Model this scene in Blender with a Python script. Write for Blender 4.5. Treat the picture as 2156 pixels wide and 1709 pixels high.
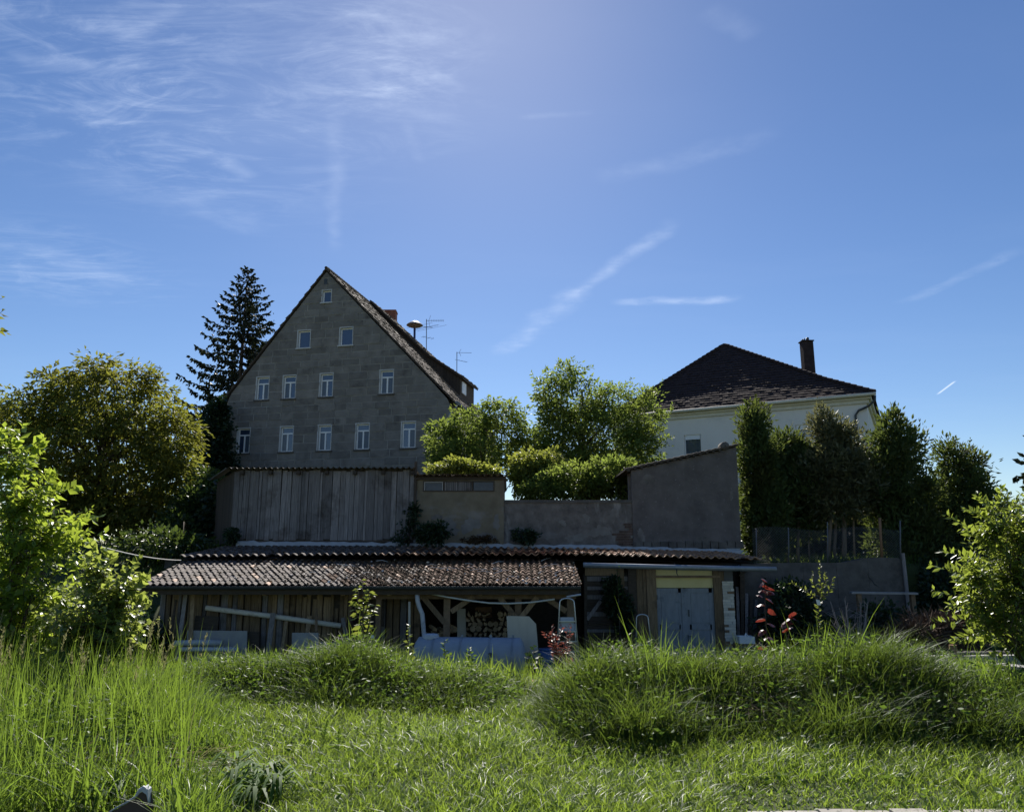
import bpy, math, random
import numpy as np
from mathutils import Vector, Matrix
random.seed(7)
rng = np.random.default_rng(11)
R_ = math.radians
sc = bpy.context.scene
for o in list(bpy.data.objects):
    bpy.data.objects.remove(o)

# ------------------------------------------------------------------ camera
CZ = 1.65                      # eye height above the lawn
FPX, PW, PH = 1580.0, 2156.0, 1709.0
PITCH = math.atan((1170 - PH / 2) / FPX)
cam_d = bpy.data.cameras.new('camera')
cam_d.sensor_width = 36.0
cam_d.lens = 36.0 * FPX / PW
cam_d.clip_start = 0.05
cam_d.clip_end = 3000
cam = bpy.data.objects.new('camera', cam_d)
sc.collection.objects.link(cam)
cam.location = (0, 0, CZ)
cam.rotation_euler = (math.pi / 2 + PITCH, 0, 0)
sc.camera = cam
sc.render.resolution_x, sc.render.resolution_y = 1024, 811


def ray(px, py):
    u = (px - PW / 2) / FPX
    v = (PH / 2 - py) / FPX
    return np.array([u, math.cos(PITCH) - v * math.sin(PITCH), math.sin(PITCH) + v * math.cos(PITCH)])


def W(px, py, Y):
    """the place at distance Y that the photograph shows at a pixel"""
    d = ray(px, py)
    t = Y / d[1]
    return np.array([d[0] * t, Y, CZ + d[2] * t])


# ------------------------------------------------------------------ light
SUN_PX = (1012, -60)
sd = ray(*SUN_PX)
sd = sd / np.linalg.norm(sd)
SUN_EL = math.asin(sd[2])
SUN_AZ = math.atan2(sd[0], sd[1])
sun_d = bpy.data.lights.new('sun', 'SUN')
sun_d.energy = 5.0
sun_d.angle = R_(0.53)
sun_d.color = (1.0, 0.95, 0.87)
sun = bpy.data.objects.new('sun', sun_d)
sc.collection.objects.link(sun)
sun.location = (0, 0, 60)
sun.rotation_euler = Vector(sd).to_track_quat('Z', 'Y').to_euler()

sc.view_settings.view_transform = 'Standard'
sc.view_settings.look = 'None'
sc.view_settings.exposure = 0.80
sc.view_settings.gamma = 1.0
sc.view_settings.use_curve_mapping = False
sc.render.engine = 'CYCLES'
sc.cycles.max_bounces = 8
sc.cycles.transparent_max_bounces = 6
sc.cycles.caustics_reflective = False
sc.cycles.caustics_refractive = False
sc.cycles.use_denoising = True

world = bpy.data.worlds.new('World')
sc.world = world
world.use_nodes = True


def build_sky():
    nt = world.node_tree
    N, L = nt.nodes, nt.links
    N.clear()

    def val(x, sock):
        if isinstance(x, (int, float)):
            sock.default_value = x
        elif isinstance(x, (tuple, list)):
            sock.default_value = x
        else:
            L.new(x, sock)

    def m(op, a, b=0.0, c=0.0, clamp=False):
        n = N.new('ShaderNodeMath')
        n.operation = op
        n.use_clamp = clamp
        val(a, n.inputs[0]); val(b, n.inputs[1]); val(c, n.inputs[2])
        return n.outputs[0]

    def noise(vec, scale, detail=5, rough=0.55, dist=0.0):
        n = N.new('ShaderNodeTexNoise')
        n.inputs['Scale'].default_value = scale
        n.inputs['Detail'].default_value = detail
        n.inputs['Roughness'].default_value = rough
        n.inputs['Distortion'].default_value = dist
        L.new(vec, n.inputs['Vector'])
        return n.outputs['Fac']

    def ramp(x, lo, hi):
        n = N.new('ShaderNodeMapRange')
        n.interpolation_type = 'SMOOTHSTEP'
        val(x, n.inputs[0])
        n.inputs[1].default_value = lo; n.inputs[2].default_value = hi
        return n.outputs[0]

    sky = N.new('ShaderNodeTexSky')
    sky.sky_type = 'NISHITA'
    sky.sun_disc = False
    sky.sun_elevation = SUN_EL
    sky.sun_rotation = SUN_AZ
    sky.altitude = 300
    sky.air_density = 1.0
    sky.dust_density = 0.18
    sky.ozone_density = 3.0
    hs = N.new('ShaderNodeHueSaturation')
    hs.inputs['Saturation'].default_value = 1.15
    hs.inputs['Hue'].default_value = 0.507
    L.new(sky.outputs[0], hs.inputs['Color'])
    tc = N.new('ShaderNodeTexCoord')
    sep = N.new('ShaderNodeSeparateXYZ')
    L.new(tc.outputs['Generated'], sep.inputs[0])
    z = m('MAXIMUM', sep.outputs[2], 0.03)
    u = m('DIVIDE', sep.outputs[0], z)
    v = m('DIVIDE', sep.outputs[1], z)
    comb = N.new('ShaderNodeCombineXYZ')
    L.new(u, comb.inputs[0]); L.new(v, comb.inputs[1])
    P = comb.outputs[0]

    def uv(px, py):
        d = ray(px, py)
        return d[0] / d[2], d[1] / d[2]

    def mapped(rot, sx, sy):
        n = N.new('ShaderNodeMapping')
        n.inputs['Rotation'].default_value = (0, 0, R_(rot))
        n.inputs['Scale'].default_value = (sx, sy, 1)
        L.new(P, n.inputs['Vector'])
        return n.outputs[0]

    def blob(px, py, rx, ry):
        cu, cv = uv(px, py)
        eu = abs(uv(px + rx, py)[0] - cu)
        ev = max(abs(uv(px, py + ry)[1] - cv), abs(uv(px, py - ry)[1] - cv)) * 0.8
        a = m('DIVIDE', m('SUBTRACT', u, cu), eu)
        b = m('DIVIDE', m('SUBTRACT', v, cv), ev)
        r = m('SQRT', m('ADD', m('MULTIPLY', a, a), m('MULTIPLY', b, b)))
        return m('SUBTRACT', 1.0, ramp(r, 0.1, 1.25))

    # thin cirrus: stretched streaks inside loose fields
    wis = noise(mapped(-30, 1.2, 3.4), 1.7, 10, 0.68, 2.2)
    wis2 = noise(mapped(28, 1.3, 3.8), 2.2, 10, 0.66, 2.0)
    fld = m('MAXIMUM', blob(300, 200, 520, 330), m('MULTIPLY', blob(800, 130, 220, 190), 0.95))
    fld = m('MAXIMUM', fld, m('MULTIPLY', blob(90, 560, 300, 110), 0.75))
    wis3 = noise(mapped(72, 1.0, 3.2), 1.5, 10, 0.70, 2.6)
    streaks = m('MULTIPLY', ramp(wis, 0.44, 0.74), 1.0)
    streaks2 = m('MULTIPLY', ramp(wis2, 0.45, 0.76), 0.8)
    wisp = m('MULTIPLY', m('ADD', streaks, streaks2), fld)
    wisp = m('ADD', wisp, m('MULTIPLY', m('MULTIPLY', ramp(wis3, 0.44, 0.76), 1.2), blob(760, 130, 300, 260)))
    veil = m('MULTIPLY', ramp(noise(mapped(-30, 1.0, 2.4), 0.9, 5, 0.55, 0.4), 0.45, 0.8), 0.10)
    acc = m('ADD', m('MULTIPLY', wisp, 0.40), m('MULTIPLY', m('ADD', fld, 0.25), m('MULTIPLY', veil, 1.4)))

    def trail(a, b, wpx, gain, freq=6.0, rough=True):
        a0, b0 = np.array(uv(*a)), np.array(uv(*b))
        mid = ((a[0] + b[0]) / 2, (a[1] + b[1]) / 2)
        c0 = np.array(uv(*mid))
        dpx = np.array([b[0] - a[0], b[1] - a[1]], float)
        dpx /= np.linalg.norm(dpx)
        off = np.array(uv(mid[0] - dpx[1] * wpx, mid[1] + dpx[0] * wpx))
        du = b0 - a0
        Ln = np.linalg.norm(du); du /= Ln
        wv = abs((off - c0) @ np.array([-du[1], du[0]])) * (1.2 if rough else 1.0)
        pu = m('SUBTRACT', u, float(a0[0])); pv = m('SUBTRACT', v, float(a0[1]))
        t = m('ADD', m('MULTIPLY', pu, float(du[0])), m('MULTIPLY', pv, float(du[1])))
        s = m('ADD', m('MULTIPLY', pu, float(-du[1])), m('MULTIPLY', pv, float(du[0])))
        tn = m('DIVIDE', t, float(Ln))
        if rough:
            wob = m('MULTIPLY', m('SUBTRACT', noise(P, freq, 4, 0.6), 0.5), float(wv * 1.3))
            s = m('ADD', s, wob)
            s = m('ADD', s, m('MULTIPLY', m('SUBTRACT', noise(P, freq * .35, 2, 0.5), 0.5), float(wv * 2.2)))
        prof = m('SUBTRACT', 1.0, ramp(m('ABSOLUTE', m('DIVIDE', s, float(wv))), 0.0, 1.0))
        ends = m('MULTIPLY', ramp(tn, 0.0, 0.22), m('SUBTRACT', 1.0, ramp(tn, 0.8, 1.0)))
        k = m('MULTIPLY', prof, ends)
        if rough:
            k = m('MULTIPLY', k, ramp(noise(P, freq * 1.6, 5, 0.6), 0.15, 0.85))
        return m('MULTIPLY', k, gain * .8)

    trails = [((1050, 755), (1250, 590), 26, 0.55), ((1195, 640), (1430, 455), 19, 0.6), ((1275, 637), (1575, 626), 9, 0.8),
              ((703, 190), (708, 540), 24, 0.30), ((1225, 375), (1660, 285), 24, 0.25), ((1890, 645), (2170, 515), 12, 0.33),
              ((445, 330), (530, 380), 19, 0.40), ((120, 345), (590, 490), 30, 0.28), ((1480, 10), (1600, 80), 30, 0.2),
              ((0, 500), (290, 610), 26, 0.30), ((905, 150), (985, 190), 14, 0.25), ((790, 200), (960, 260), 20, 0.36),
              ((830, 40), (815, 240), 22, 0.3), ((850, 250), (885, 350), 16, 0.22), ((0, 115), (220, 135), 22, 0.35),
              ((240, 95), (400, 10), 22, 0.32), ((1080, 250), (1260, 236), 8, 0.22)]
    for a, b, w_, g_ in trails:
        acc = m('ADD', acc, trail(a, b, w_, g_))
    jet = trail((1971, 832), (2014, 800), 2.6, 2.0, rough=False)
    acc = m('ADD', acc, jet)
    fac = m('MULTIPLY', acc, ramp(sep.outputs[2], 0.03, 0.2))
    fac = m('MINIMUM', m('MULTIPLY', fac, 0.50), 0.8)
    mix = N.new('ShaderNodeMix')
    mix.data_type = 'RGBA'
    L.new(fac, mix.inputs['Factor'])
    L.new(hs.outputs[0], mix.inputs['A'])
    mix.inputs['B'].default_value = (8.4, 9.6, 11.8, 1)
    bg = N.new('ShaderNodeBackground')
    bg.inputs['Strength'].default_value = 0.061
    out = N.new('ShaderNodeOutputWorld')
    L.new(mix.outputs['Result'], bg.inputs['Color'])
    L.new(bg.outputs[0], out.inputs['Surface'])


build_sky()

# ------------------------------------------------------------------ materials


def nmat(name):
    mt = bpy.data.materials.new(name)
    mt.use_nodes = True
    nt = mt.node_tree
    nt.nodes.clear()
    return mt, nt.nodes, nt.links


def pmat(name, c1, c2, scale=6.0, rough=0.85, bump=0.3, bscale=None, stretch=(1, 1, 1), objvar=0.0, metal=0.0, c3=None, c3scale=1.0,
         c3lo=0.55, c3hi=0.7, spec=0.3, c3stretch=(1, 1, 1), bdist=0.01, ior=None):
    """mottled two-colour surface with fine relief, optional third stain colour and a per-object shift of value"""
    mt, N, L = nmat(name)
    out = N.new('ShaderNodeOutputMaterial')
    p = N.new('ShaderNodeBsdfPrincipled')
    L.new(p.outputs[0], out.inputs[0])
    p.inputs['Roughness'].default_value = rough
    p.inputs['Metallic'].default_value = metal
    p.inputs['Specular IOR Level'].default_value = spec
    if ior:
        p.inputs['IOR'].default_value = ior
    geo = N.new('ShaderNodeNewGeometry')
    mp = N.new('ShaderNodeMapping')
    mp.inputs['Scale'].default_value = stretch
    L.new(geo.outputs['Position'], mp.inputs['Vector'])
    n1 = N.new('ShaderNodeTexNoise')
    n1.inputs['Scale'].default_value = scale
    n1.inputs['Detail'].default_value = 6
    n1.inputs['Roughness'].default_value = 0.62
    L.new(mp.outputs[0], n1.inputs['Vector'])
    rp = N.new('ShaderNodeMapRange')
    rp.inputs[1].default_value = 0.3; rp.inputs[2].default_value = 0.7
    L.new(n1.outputs['Fac'], rp.inputs[0])
    mx = N.new('ShaderNodeMix'); mx.data_type = 'RGBA'
    L.new(rp.outputs[0], mx.inputs['Factor'])
    mx.inputs['A'].default_value = (*c1, 1); mx.inputs['B'].default_value = (*c2, 1)
    col = mx.outputs['Result']
    if c3 is not None:
        n3 = N.new('ShaderNodeTexNoise')
        n3.inputs['Scale'].default_value = c3scale
        n3.inputs['Detail'].default_value = 7
        n3.inputs['Roughness'].default_value = 0.65
        mp3 = N.new('ShaderNodeMapping')
        mp3.inputs['Scale'].default_value = c3stretch
        L.new(geo.outputs['Position'], mp3.inputs['Vector'])
        L.new(mp3.outputs[0], n3.inputs['Vector'])
        r3 = N.new('ShaderNodeMapRange')
        r3.inputs[1].default_value = c3lo; r3.inputs[2].default_value = c3hi
        L.new(n3.outputs['Fac'], r3.inputs[0])
        m3 = N.new('ShaderNodeMix'); m3.data_type = 'RGBA'
        L.new(r3.outputs[0], m3.inputs['Factor'])
        L.new(col, m3.inputs['A']); m3.inputs['B'].default_value = (*c3, 1)
        col = m3.outputs['Result']
    if objvar:
        oi = N.new('ShaderNodeObjectInfo')
        r4 = N.new('ShaderNodeMapRange')
        r4.inputs[3].default_value = 1 - objvar; r4.inputs[4].default_value = 1 + objvar
        L.new(oi.outputs['Random'], r4.inputs[0])
        hs = N.new('ShaderNodeHueSaturation')
        L.new(r4.outputs[0], hs.inputs['Value'])
        L.new(col, hs.inputs['Color'])
        col = hs.outputs[0]
    L.new(col, p.inputs['Base Color'])
    if bump:
        nb = N.new('ShaderNodeTexNoise')
        nb.inputs['Scale'].default_value = bscale or scale * 4
        nb.inputs['Detail'].default_value = 5
        L.new(mp.outputs[0], nb.inputs['Vector'])
        b = N.new('ShaderNodeBump')
        b.inputs['Strength'].default_value = bump
        b.inputs['Distance'].default_value = bdist
        L.new(nb.outputs['Fac'], b.inputs['Height'])
        L.new(b.outputs[0], p.inputs['Normal'])
    return mt


def leafmat(name, c1, c2, tcol, trans=0.45, rough=0.42, spec=0.5, patch=None, patch_scale=0.6):
    """leaf: coloured front, light shining through from behind, each leaf its own tone"""
    mt, N, L = nmat(name)
    out = N.new('ShaderNodeOutputMaterial')
    p = N.new('ShaderNodeBsdfPrincipled')
    p.inputs['Roughness'].default_value = rough
    p.inputs['Specular IOR Level'].default_value = spec
    geo = N.new('ShaderNodeNewGeometry')
    mx = N.new('ShaderNodeMix'); mx.data_type = 'RGBA'
    L.new(geo.outputs['Random Per Island'], mx.inputs['Factor'])
    mx.inputs['A'].default_value = (*c1, 1); mx.inputs['B'].default_value = (*c2, 1)
    col = mx.outputs['Result']
    if patch is not None:
        n3 = N.new('ShaderNodeTexNoise')
        n3.inputs['Scale'].default_value = patch_scale
        n3.inputs['Detail'].default_value = 4
        L.new(geo.outputs['Position'], n3.inputs['Vector'])
        r3 = N.new('ShaderNodeMapRange')
        r3.inputs[1].default_value = 0.45; r3.inputs[2].default_value = 0.68
        L.new(n3.outputs['Fac'], r3.inputs[0])
        m3 = N.new('ShaderNodeMix'); m3.data_type = 'RGBA'
        L.new(r3.outputs[0], m3.inputs['Factor'])
        L.new(col, m3.inputs['A']); m3.inputs['B'].default_value = (*patch, 1)
        col = m3.outputs['Result']
    L.new(col, p.inputs['Base Color'])
    tr = N.new('ShaderNodeBsdfTranslucent')
    mt2 = N.new('ShaderNodeMix'); mt2.data_type = 'RGBA'
    mt2.inputs['Factor'].default_value = 0.6
    L.new(col, mt2.inputs['A']); mt2.inputs['B'].default_value = (*tcol, 1)
    L.new(mt2.outputs['Result'], tr.inputs['Color'])
    ms = N.new('ShaderNodeMixShader')
    ms.inputs[0].default_value = trans
    L.new(p.outputs[0], ms.inputs[1]); L.new(tr.outputs[0], ms.inputs[2])
    L.new(ms.outputs[0], out.inputs[0])
    return mt


M = {}
M['soil'] = pmat('soil', (.028, .040, .012), (.055, .07, .02), 3, .95, .5)
M['sandstone'] = pmat('sandstone', (.165, .150, .134), (.245, .226, .204), 1.6, .92, .6, 9, objvar=.15, c3=(.115, .104, .095), c3scale=1.1, bdist=.03)
M['backing'] = pmat('mortar', (.16, .15, .13), (.22, .2, .17), 5, .95, .2)
M['whitepaint'] = pmat('white_paint', (.82, .82, .81), (.86, .86, .85), 4, .5, .05)
M['whitewood'] = pmat('reveal_paint', (.50, .49, .47), (.60, .59, .57), 5, .7, .15)
M['glass'] = pmat('window_glass', (.035, .055, .10), (.05, .075, .13), .6, .04, 0.0, spec=.8, ior=1.62)  # blue in the base colour stands in for reflected sky
M['dullglass'] = pmat('dusty_glass', (.025, .032, .05), (.06, .07, .09), 3.0, .25, 0.05, spec=.4)
M['curtain'] = pmat('curtain', (.06, .085, .12), (.10, .13, .17), 5, .3, 0, spec=.6, stretch=(6, 1, .5))
M['oldtile'] = pmat('old_roof_tile', (.10, .075, .06), (.23, .185, .15), 5, .85, .5, 20, objvar=.2, c3=(.12, .125, .07), c3scale=2.2)
M['paletile'] = pmat('weathered_pantile', (.075, .060, .053), (.165, .138, .126), 8, .8, .35, 26, objvar=.22, c3=(.06, .042, .030), c3scale=3.2, c3lo=.46, c3hi=.60, spec=.28)
M['mosstile'] = pmat('mossy_pantile', (.06, .034, .021), (.115, .06, .037), 8, .9, .6, 26, objvar=.2, c3=(.07, .055, .03), c3scale=4, spec=.2)
M['clay'] = pmat('clay_pantile', (.25, .14, .085), (.40, .25, .16), 9, .7, .4, 26, objvar=.22, c3=(.08, .055, .04), c3scale=3.4, spec=.4)
M['moss'] = pmat('moss', (.05, .033, .018), (.09, .056, .028), 10, 1.0, .8, 60)
M['darktile'] = pmat('dark_roof_tile', (.030, .022, .022), (.06, .044, .043), 4, .95, .4, 20, spec=.12)
M['brick'] = pmat('chimney_brick', (.24, .09, .06), (.33, .14, .09), 4, .9, .3, objvar=.15)
M['palebrick'] = pmat('pale_brick', (.46, .42, .34), (.66, .61, .52), 5, .9, .3, objvar=.16)
M['render'] = pmat('old_render', (.10, .088, .078), (.215, .19, .17), 3.4, .95, .9, 45, c3stretch=(1.6, 1, .5), c3=(.34, .315, .29), c3scale=1.3, c3lo=.56, c3hi=.74, bdist=.02)
M['render_ochre'] = pmat('ochre_render', (.15, .122, .082), (.24, .20, .14), 2.0, .95, .6, 40, c3stretch=(.7, 1, 1.3), c3=(.27, .25, .23), c3scale=.8, c3lo=.5, c3hi=.68, bdist=.015)
M['render_dark'] = pmat('dark_render', (.105, .09, .083), (.185, .16, .15), 1.5, .95, 1.0, 50, c3=(.32, .30, .285), c3scale=11, c3lo=.60, c3hi=.72, bdist=.02)
M['plaster'] = pmat('white_plaster', (.78, .74, .67), (.83, .79, .72), .8, .9, .25, 50, c3=(.62, .60, .57), c3scale=.7, c3lo=.55, c3hi=.8)
M['cornice'] = pmat('cornice_paint', (.62, .585, .48), (.74, .70, .58), 2.4, .85, .15)
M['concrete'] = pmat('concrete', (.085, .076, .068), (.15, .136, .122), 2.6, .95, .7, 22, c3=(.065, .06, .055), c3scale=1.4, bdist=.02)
M['mortarstrip'] = pmat('pale_mortar', (.33, .335, .345), (.43, .435, .435), 4, .95, .5, 20)
M['greywood'] = pmat('weathered_wood', (.13, .115, .11), (.30, .268, .255), 5, .9, .5, 14, stretch=(9, 9, .45), objvar=.30, c3=(.085, .068, .057), c3scale=1.1, c3lo=.52)
M['brownwood'] = pmat('brown_wood', (.135, .088, .050), (.31, .215, .125), 5, .85, .4, 14, stretch=(8, 8, .5), objvar=.35, c3=(.06, .04, .027), c3scale=1.4)
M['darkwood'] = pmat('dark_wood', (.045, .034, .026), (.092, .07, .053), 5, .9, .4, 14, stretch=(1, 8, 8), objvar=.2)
M['beam'] = pmat('timber_beam', (.15, .098, .058), (.26, .175, .105), 5, .85, .4, 14, objvar=.2)
M['plywood'] = pmat('plywood', (.46, .40, .30), (.58, .51, .39), 3, .8, .15, stretch=(1, 1, .4), objvar=.12, c3=(.33, .285, .22), c3scale=1.2)
M['greyboard'] = pmat('grey_board', (.28, .265, .25), (.38, .365, .345), 2.6, .9, .2, objvar=.15, c3=(.18, .165, .15), c3scale=1.6)
M['zinc'] = pmat('zinc', (.21, .23, .25), (.29, .31, .335), 3, .45, .1, metal=.35, spec=.5, c3=(.19, .19, .18), c3scale=2)
M['darkmetal'] = pmat('dark_metal', (.035, .04, .045), (.06, .065, .07), 4, .45, .05, spec=.5)
M['alu'] = pmat('aluminium', (.50, .51, .52), (.60, .61, .62), 6, .38, 0, metal=.8)
M['greypipe'] = pmat('grey_pipe', (.42, .43, .45), (.52, .53, .55), 3, .55, .05, objvar=.06, c3=(.28, .27, .26), c3scale=3)
M['palepipe'] = pmat('pale_pipe', (.56, .51, .42), (.66, .61, .52), 3, .6, .05, c3=(.34, .29, .22), c3scale=3)
M['tank'] = pmat('tank_paint', (.26, .285, .325), (.335, .36, .40), 1.5, .5, .05, c3=(.25, .27, .30), c3scale=1.8, spec=.4)
M['blueplastic'] = pmat('blue_plastic', (.025, .075, .20), (.035, .095, .24), 3, .4, .03)
M['yellow'] = pmat('yellow_board', (.66, .54, .24), (.74, .61, .29), 2, .7, .05, c3=(.38, .29, .11), c3scale=3.2, c3lo=.62, c3hi=.75)
M['doorpaint'] = pmat('grey_blue_door_paint', (.20, .215, .235), (.27, .285, .305), 3, .65, .2, stretch=(3, 3, .8), c3=(.12, .135, .155), c3scale=2.4, c3lo=.55)
M['corrug'] = pmat('old_fibre_cement', (.13, .115, .10), (.22, .20, .18), 4, .9, .4, c3=(.10, .10, .06), c3scale=2)
M['log_end'] = pmat('split_log', (.42, .28, .15), (.62, .46, .28), 14, .9, .3, objvar=.3)
M['bark'] = pmat('bark', (.055, .042, .032), (.11, .085, .065), 8, .95, .8, 20, stretch=(3, 3, .6))
M['trunkpale'] = pmat('bare_trunk', (.15, .11, .075), (.26, .20, .14), 6, .95, .5, 18, stretch=(4, 4, .6), objvar=.2)
M['deadtwig'] = pmat('dead_twig', (.20, .17, .16), (.32, .28, .26), 8, .9, .2)
M['brush'] = pmat('dead_brush', (.075, .05, .035), (.14, .095, .065), 6, .95, .3)
M['wire'] = pmat('galvanised_wire', (.12, .125, .13), (.16, .165, .17), 5, .7, 0, metal=.2)
M['rusty'] = pmat('rusty_metal', (.20, .11, .06), (.28, .16, .09), 7, .9, .3)
M['cable'] = pmat('pale_cable', (.55, .54, .50), (.62, .61, .57), 4, .6, 0)
M['whitefoam'] = pmat('white_box', (.70, .70, .68), (.78, .78, .76), 4, .7, 0)
M['blossom'] = pmat('fallen_petals', (.60, .56, .50), (.75, .72, .66), 4, .8, 0)
M['bluepaint'] = pmat('blue_pole_paint', (.03, .05, .14), (.04, .065, .18), 4, .4, 0)
M['sirentop'] = pmat('siren_cap', (.30, .28, .25), (.38, .36, .32), 3, .35, 0, spec=.6)
M['sirenbelow'] = pmat('siren_underside', (.14, .11, .085), (.18, .145, .11), 3, .6, 0)
M['brownplastic'] = pmat('dark_brown_board', (.055, .035, .028), (.085, .055, .042), 3, .6, .1, spec=.4)
M['path'] = pmat('pale_kerb_stone', (.26, .24, .21), (.36, .335, .295), 5, .9, .5, 30)

M['grass'] = leafmat('grass_blades', (.050, .10, .018), (.12, .18, .034), (.36, .48, .045), .56, .42, .45, patch=(.075, .15, .022), patch_scale=.9)
M['tallgrass'] = leafmat('tall_grass_blades', (.026, .062, .020), (.062, .115, .028), (.24, .33, .032), .40, .5, .18, patch=(.055, .10, .022), patch_scale=.8)
M['reed'] = leafmat('reed_blades', (.030, .075, .018), (.105, .17, .032), (.30, .43, .042), .53, .42, .45)
M['oldbrick'] = pmat('old_brick', (.075, .05, .04), (.15, .10, .08), 6, .95, .5, objvar=.3)
M['flake'] = pmat('pale_plaster_patch', (.15, .137, .122), (.24, .222, .20), 3, .95, .5, 30)
M['joint'] = pmat('lime_joint', (.20, .19, .17), (.40, .375, .33), 1.3, .95, .3, 30)
M['hay'] = leafmat('dry_grass', (.20, .19, .08), (.34, .32, .16), (.36, .34, .14), .35, .6, .3)
M['weed'] = leafmat('weed_leaves', (.045, .095, .02), (.085, .15, .03), (.20, .30, .03), .42, .5, .18)
M['silverweed'] = leafmat('silver_green_leaves', (.055, .12, .028), (.10, .18, .045), (.34, .48, .05), .52, .55, .2)
M['walnut'] = leafmat('walnut_leaves', (.065, .088, .018), (.125, .130, .028), (.34, .36, .045), .46, .6, .15, patch=(.155, .130, .026), patch_scale=.35)
M['lilac'] = leafmat('lilac_leaves', (.08, .12, .03), (.13, .175, .042), (.31, .40, .065), .52, .55, .22, patch=(.15, .155, .035), patch_scale=.5)
M['hedge_bright'] = leafmat('light_hedge_leaves', (.10, .13, .03), (.17, .20, .045), (.40, .43, .06), .50, .42, .5)
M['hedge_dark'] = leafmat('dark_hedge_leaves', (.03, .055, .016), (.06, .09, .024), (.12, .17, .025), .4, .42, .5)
M['spruce'] = leafmat('spruce_needles', (.016, .026, .013), (.032, .042, .02), (.05, .06, .02), .22, .55, .3)
M['thuja'] = leafmat('thuja_sprays', (.042, .072, .026), (.085, .12, .04), (.19, .24, .04), .36, .6, .2, patch=(.055, .06, .02), patch_scale=.8)
M['thuja_pale'] = leafmat('pale_thuja_sprays', (.08, .09, .045), (.15, .148, .075), (.22, .22, .08), .35, .5, .35, patch=(.045, .06, .024), patch_scale=.9)
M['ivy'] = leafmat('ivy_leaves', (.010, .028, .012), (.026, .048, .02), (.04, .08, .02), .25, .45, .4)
M['bush_bright'] = leafmat('sunlit_bush_leaves', (.085, .15, .025), (.155, .235, .04), (.48, .58, .055), .58, .34, .65)
M['bush_pale'] = leafmat('pale_bush_leaves', (.095, .14, .035), (.165, .22, .06), (.48, .55, .09), .56, .33, .7)
M['privet'] = leafmat('privet_leaves', (.06, .105, .024), (.115, .165, .036), (.42, .50, .06), .54, .32, .7)
M['purple'] = leafmat('purple_hazel_leaves', (.05, .012, .014), (.10, .024, .024), (.34, .05, .03), .32, .3, .7)
M['redmaple'] = leafmat('red_maple_leaves', (.10, .032, .028), (.17, .06, .05), (.30, .085, .06), .40, .4, .5)
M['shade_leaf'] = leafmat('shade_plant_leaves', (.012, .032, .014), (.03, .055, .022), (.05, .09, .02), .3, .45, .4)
M['sapling'] = leafmat('sapling_leaves', (.085, .13, .026), (.15, .19, .045), (.32, .36, .05), .48, .35, .6)
M['fern'] = leafmat('horsetail_green', (.10, .18, .035), (.15, .24, .05), (.34, .46, .06), .55, .45, .4)

# ------------------------------------------------------------------ builders
WL = {}
UP = np.array([0, 0, 1.0])


def nrm(v):
    v = np.asarray(v, float)
    return v / (np.linalg.norm(v) + 1e-12)


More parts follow.
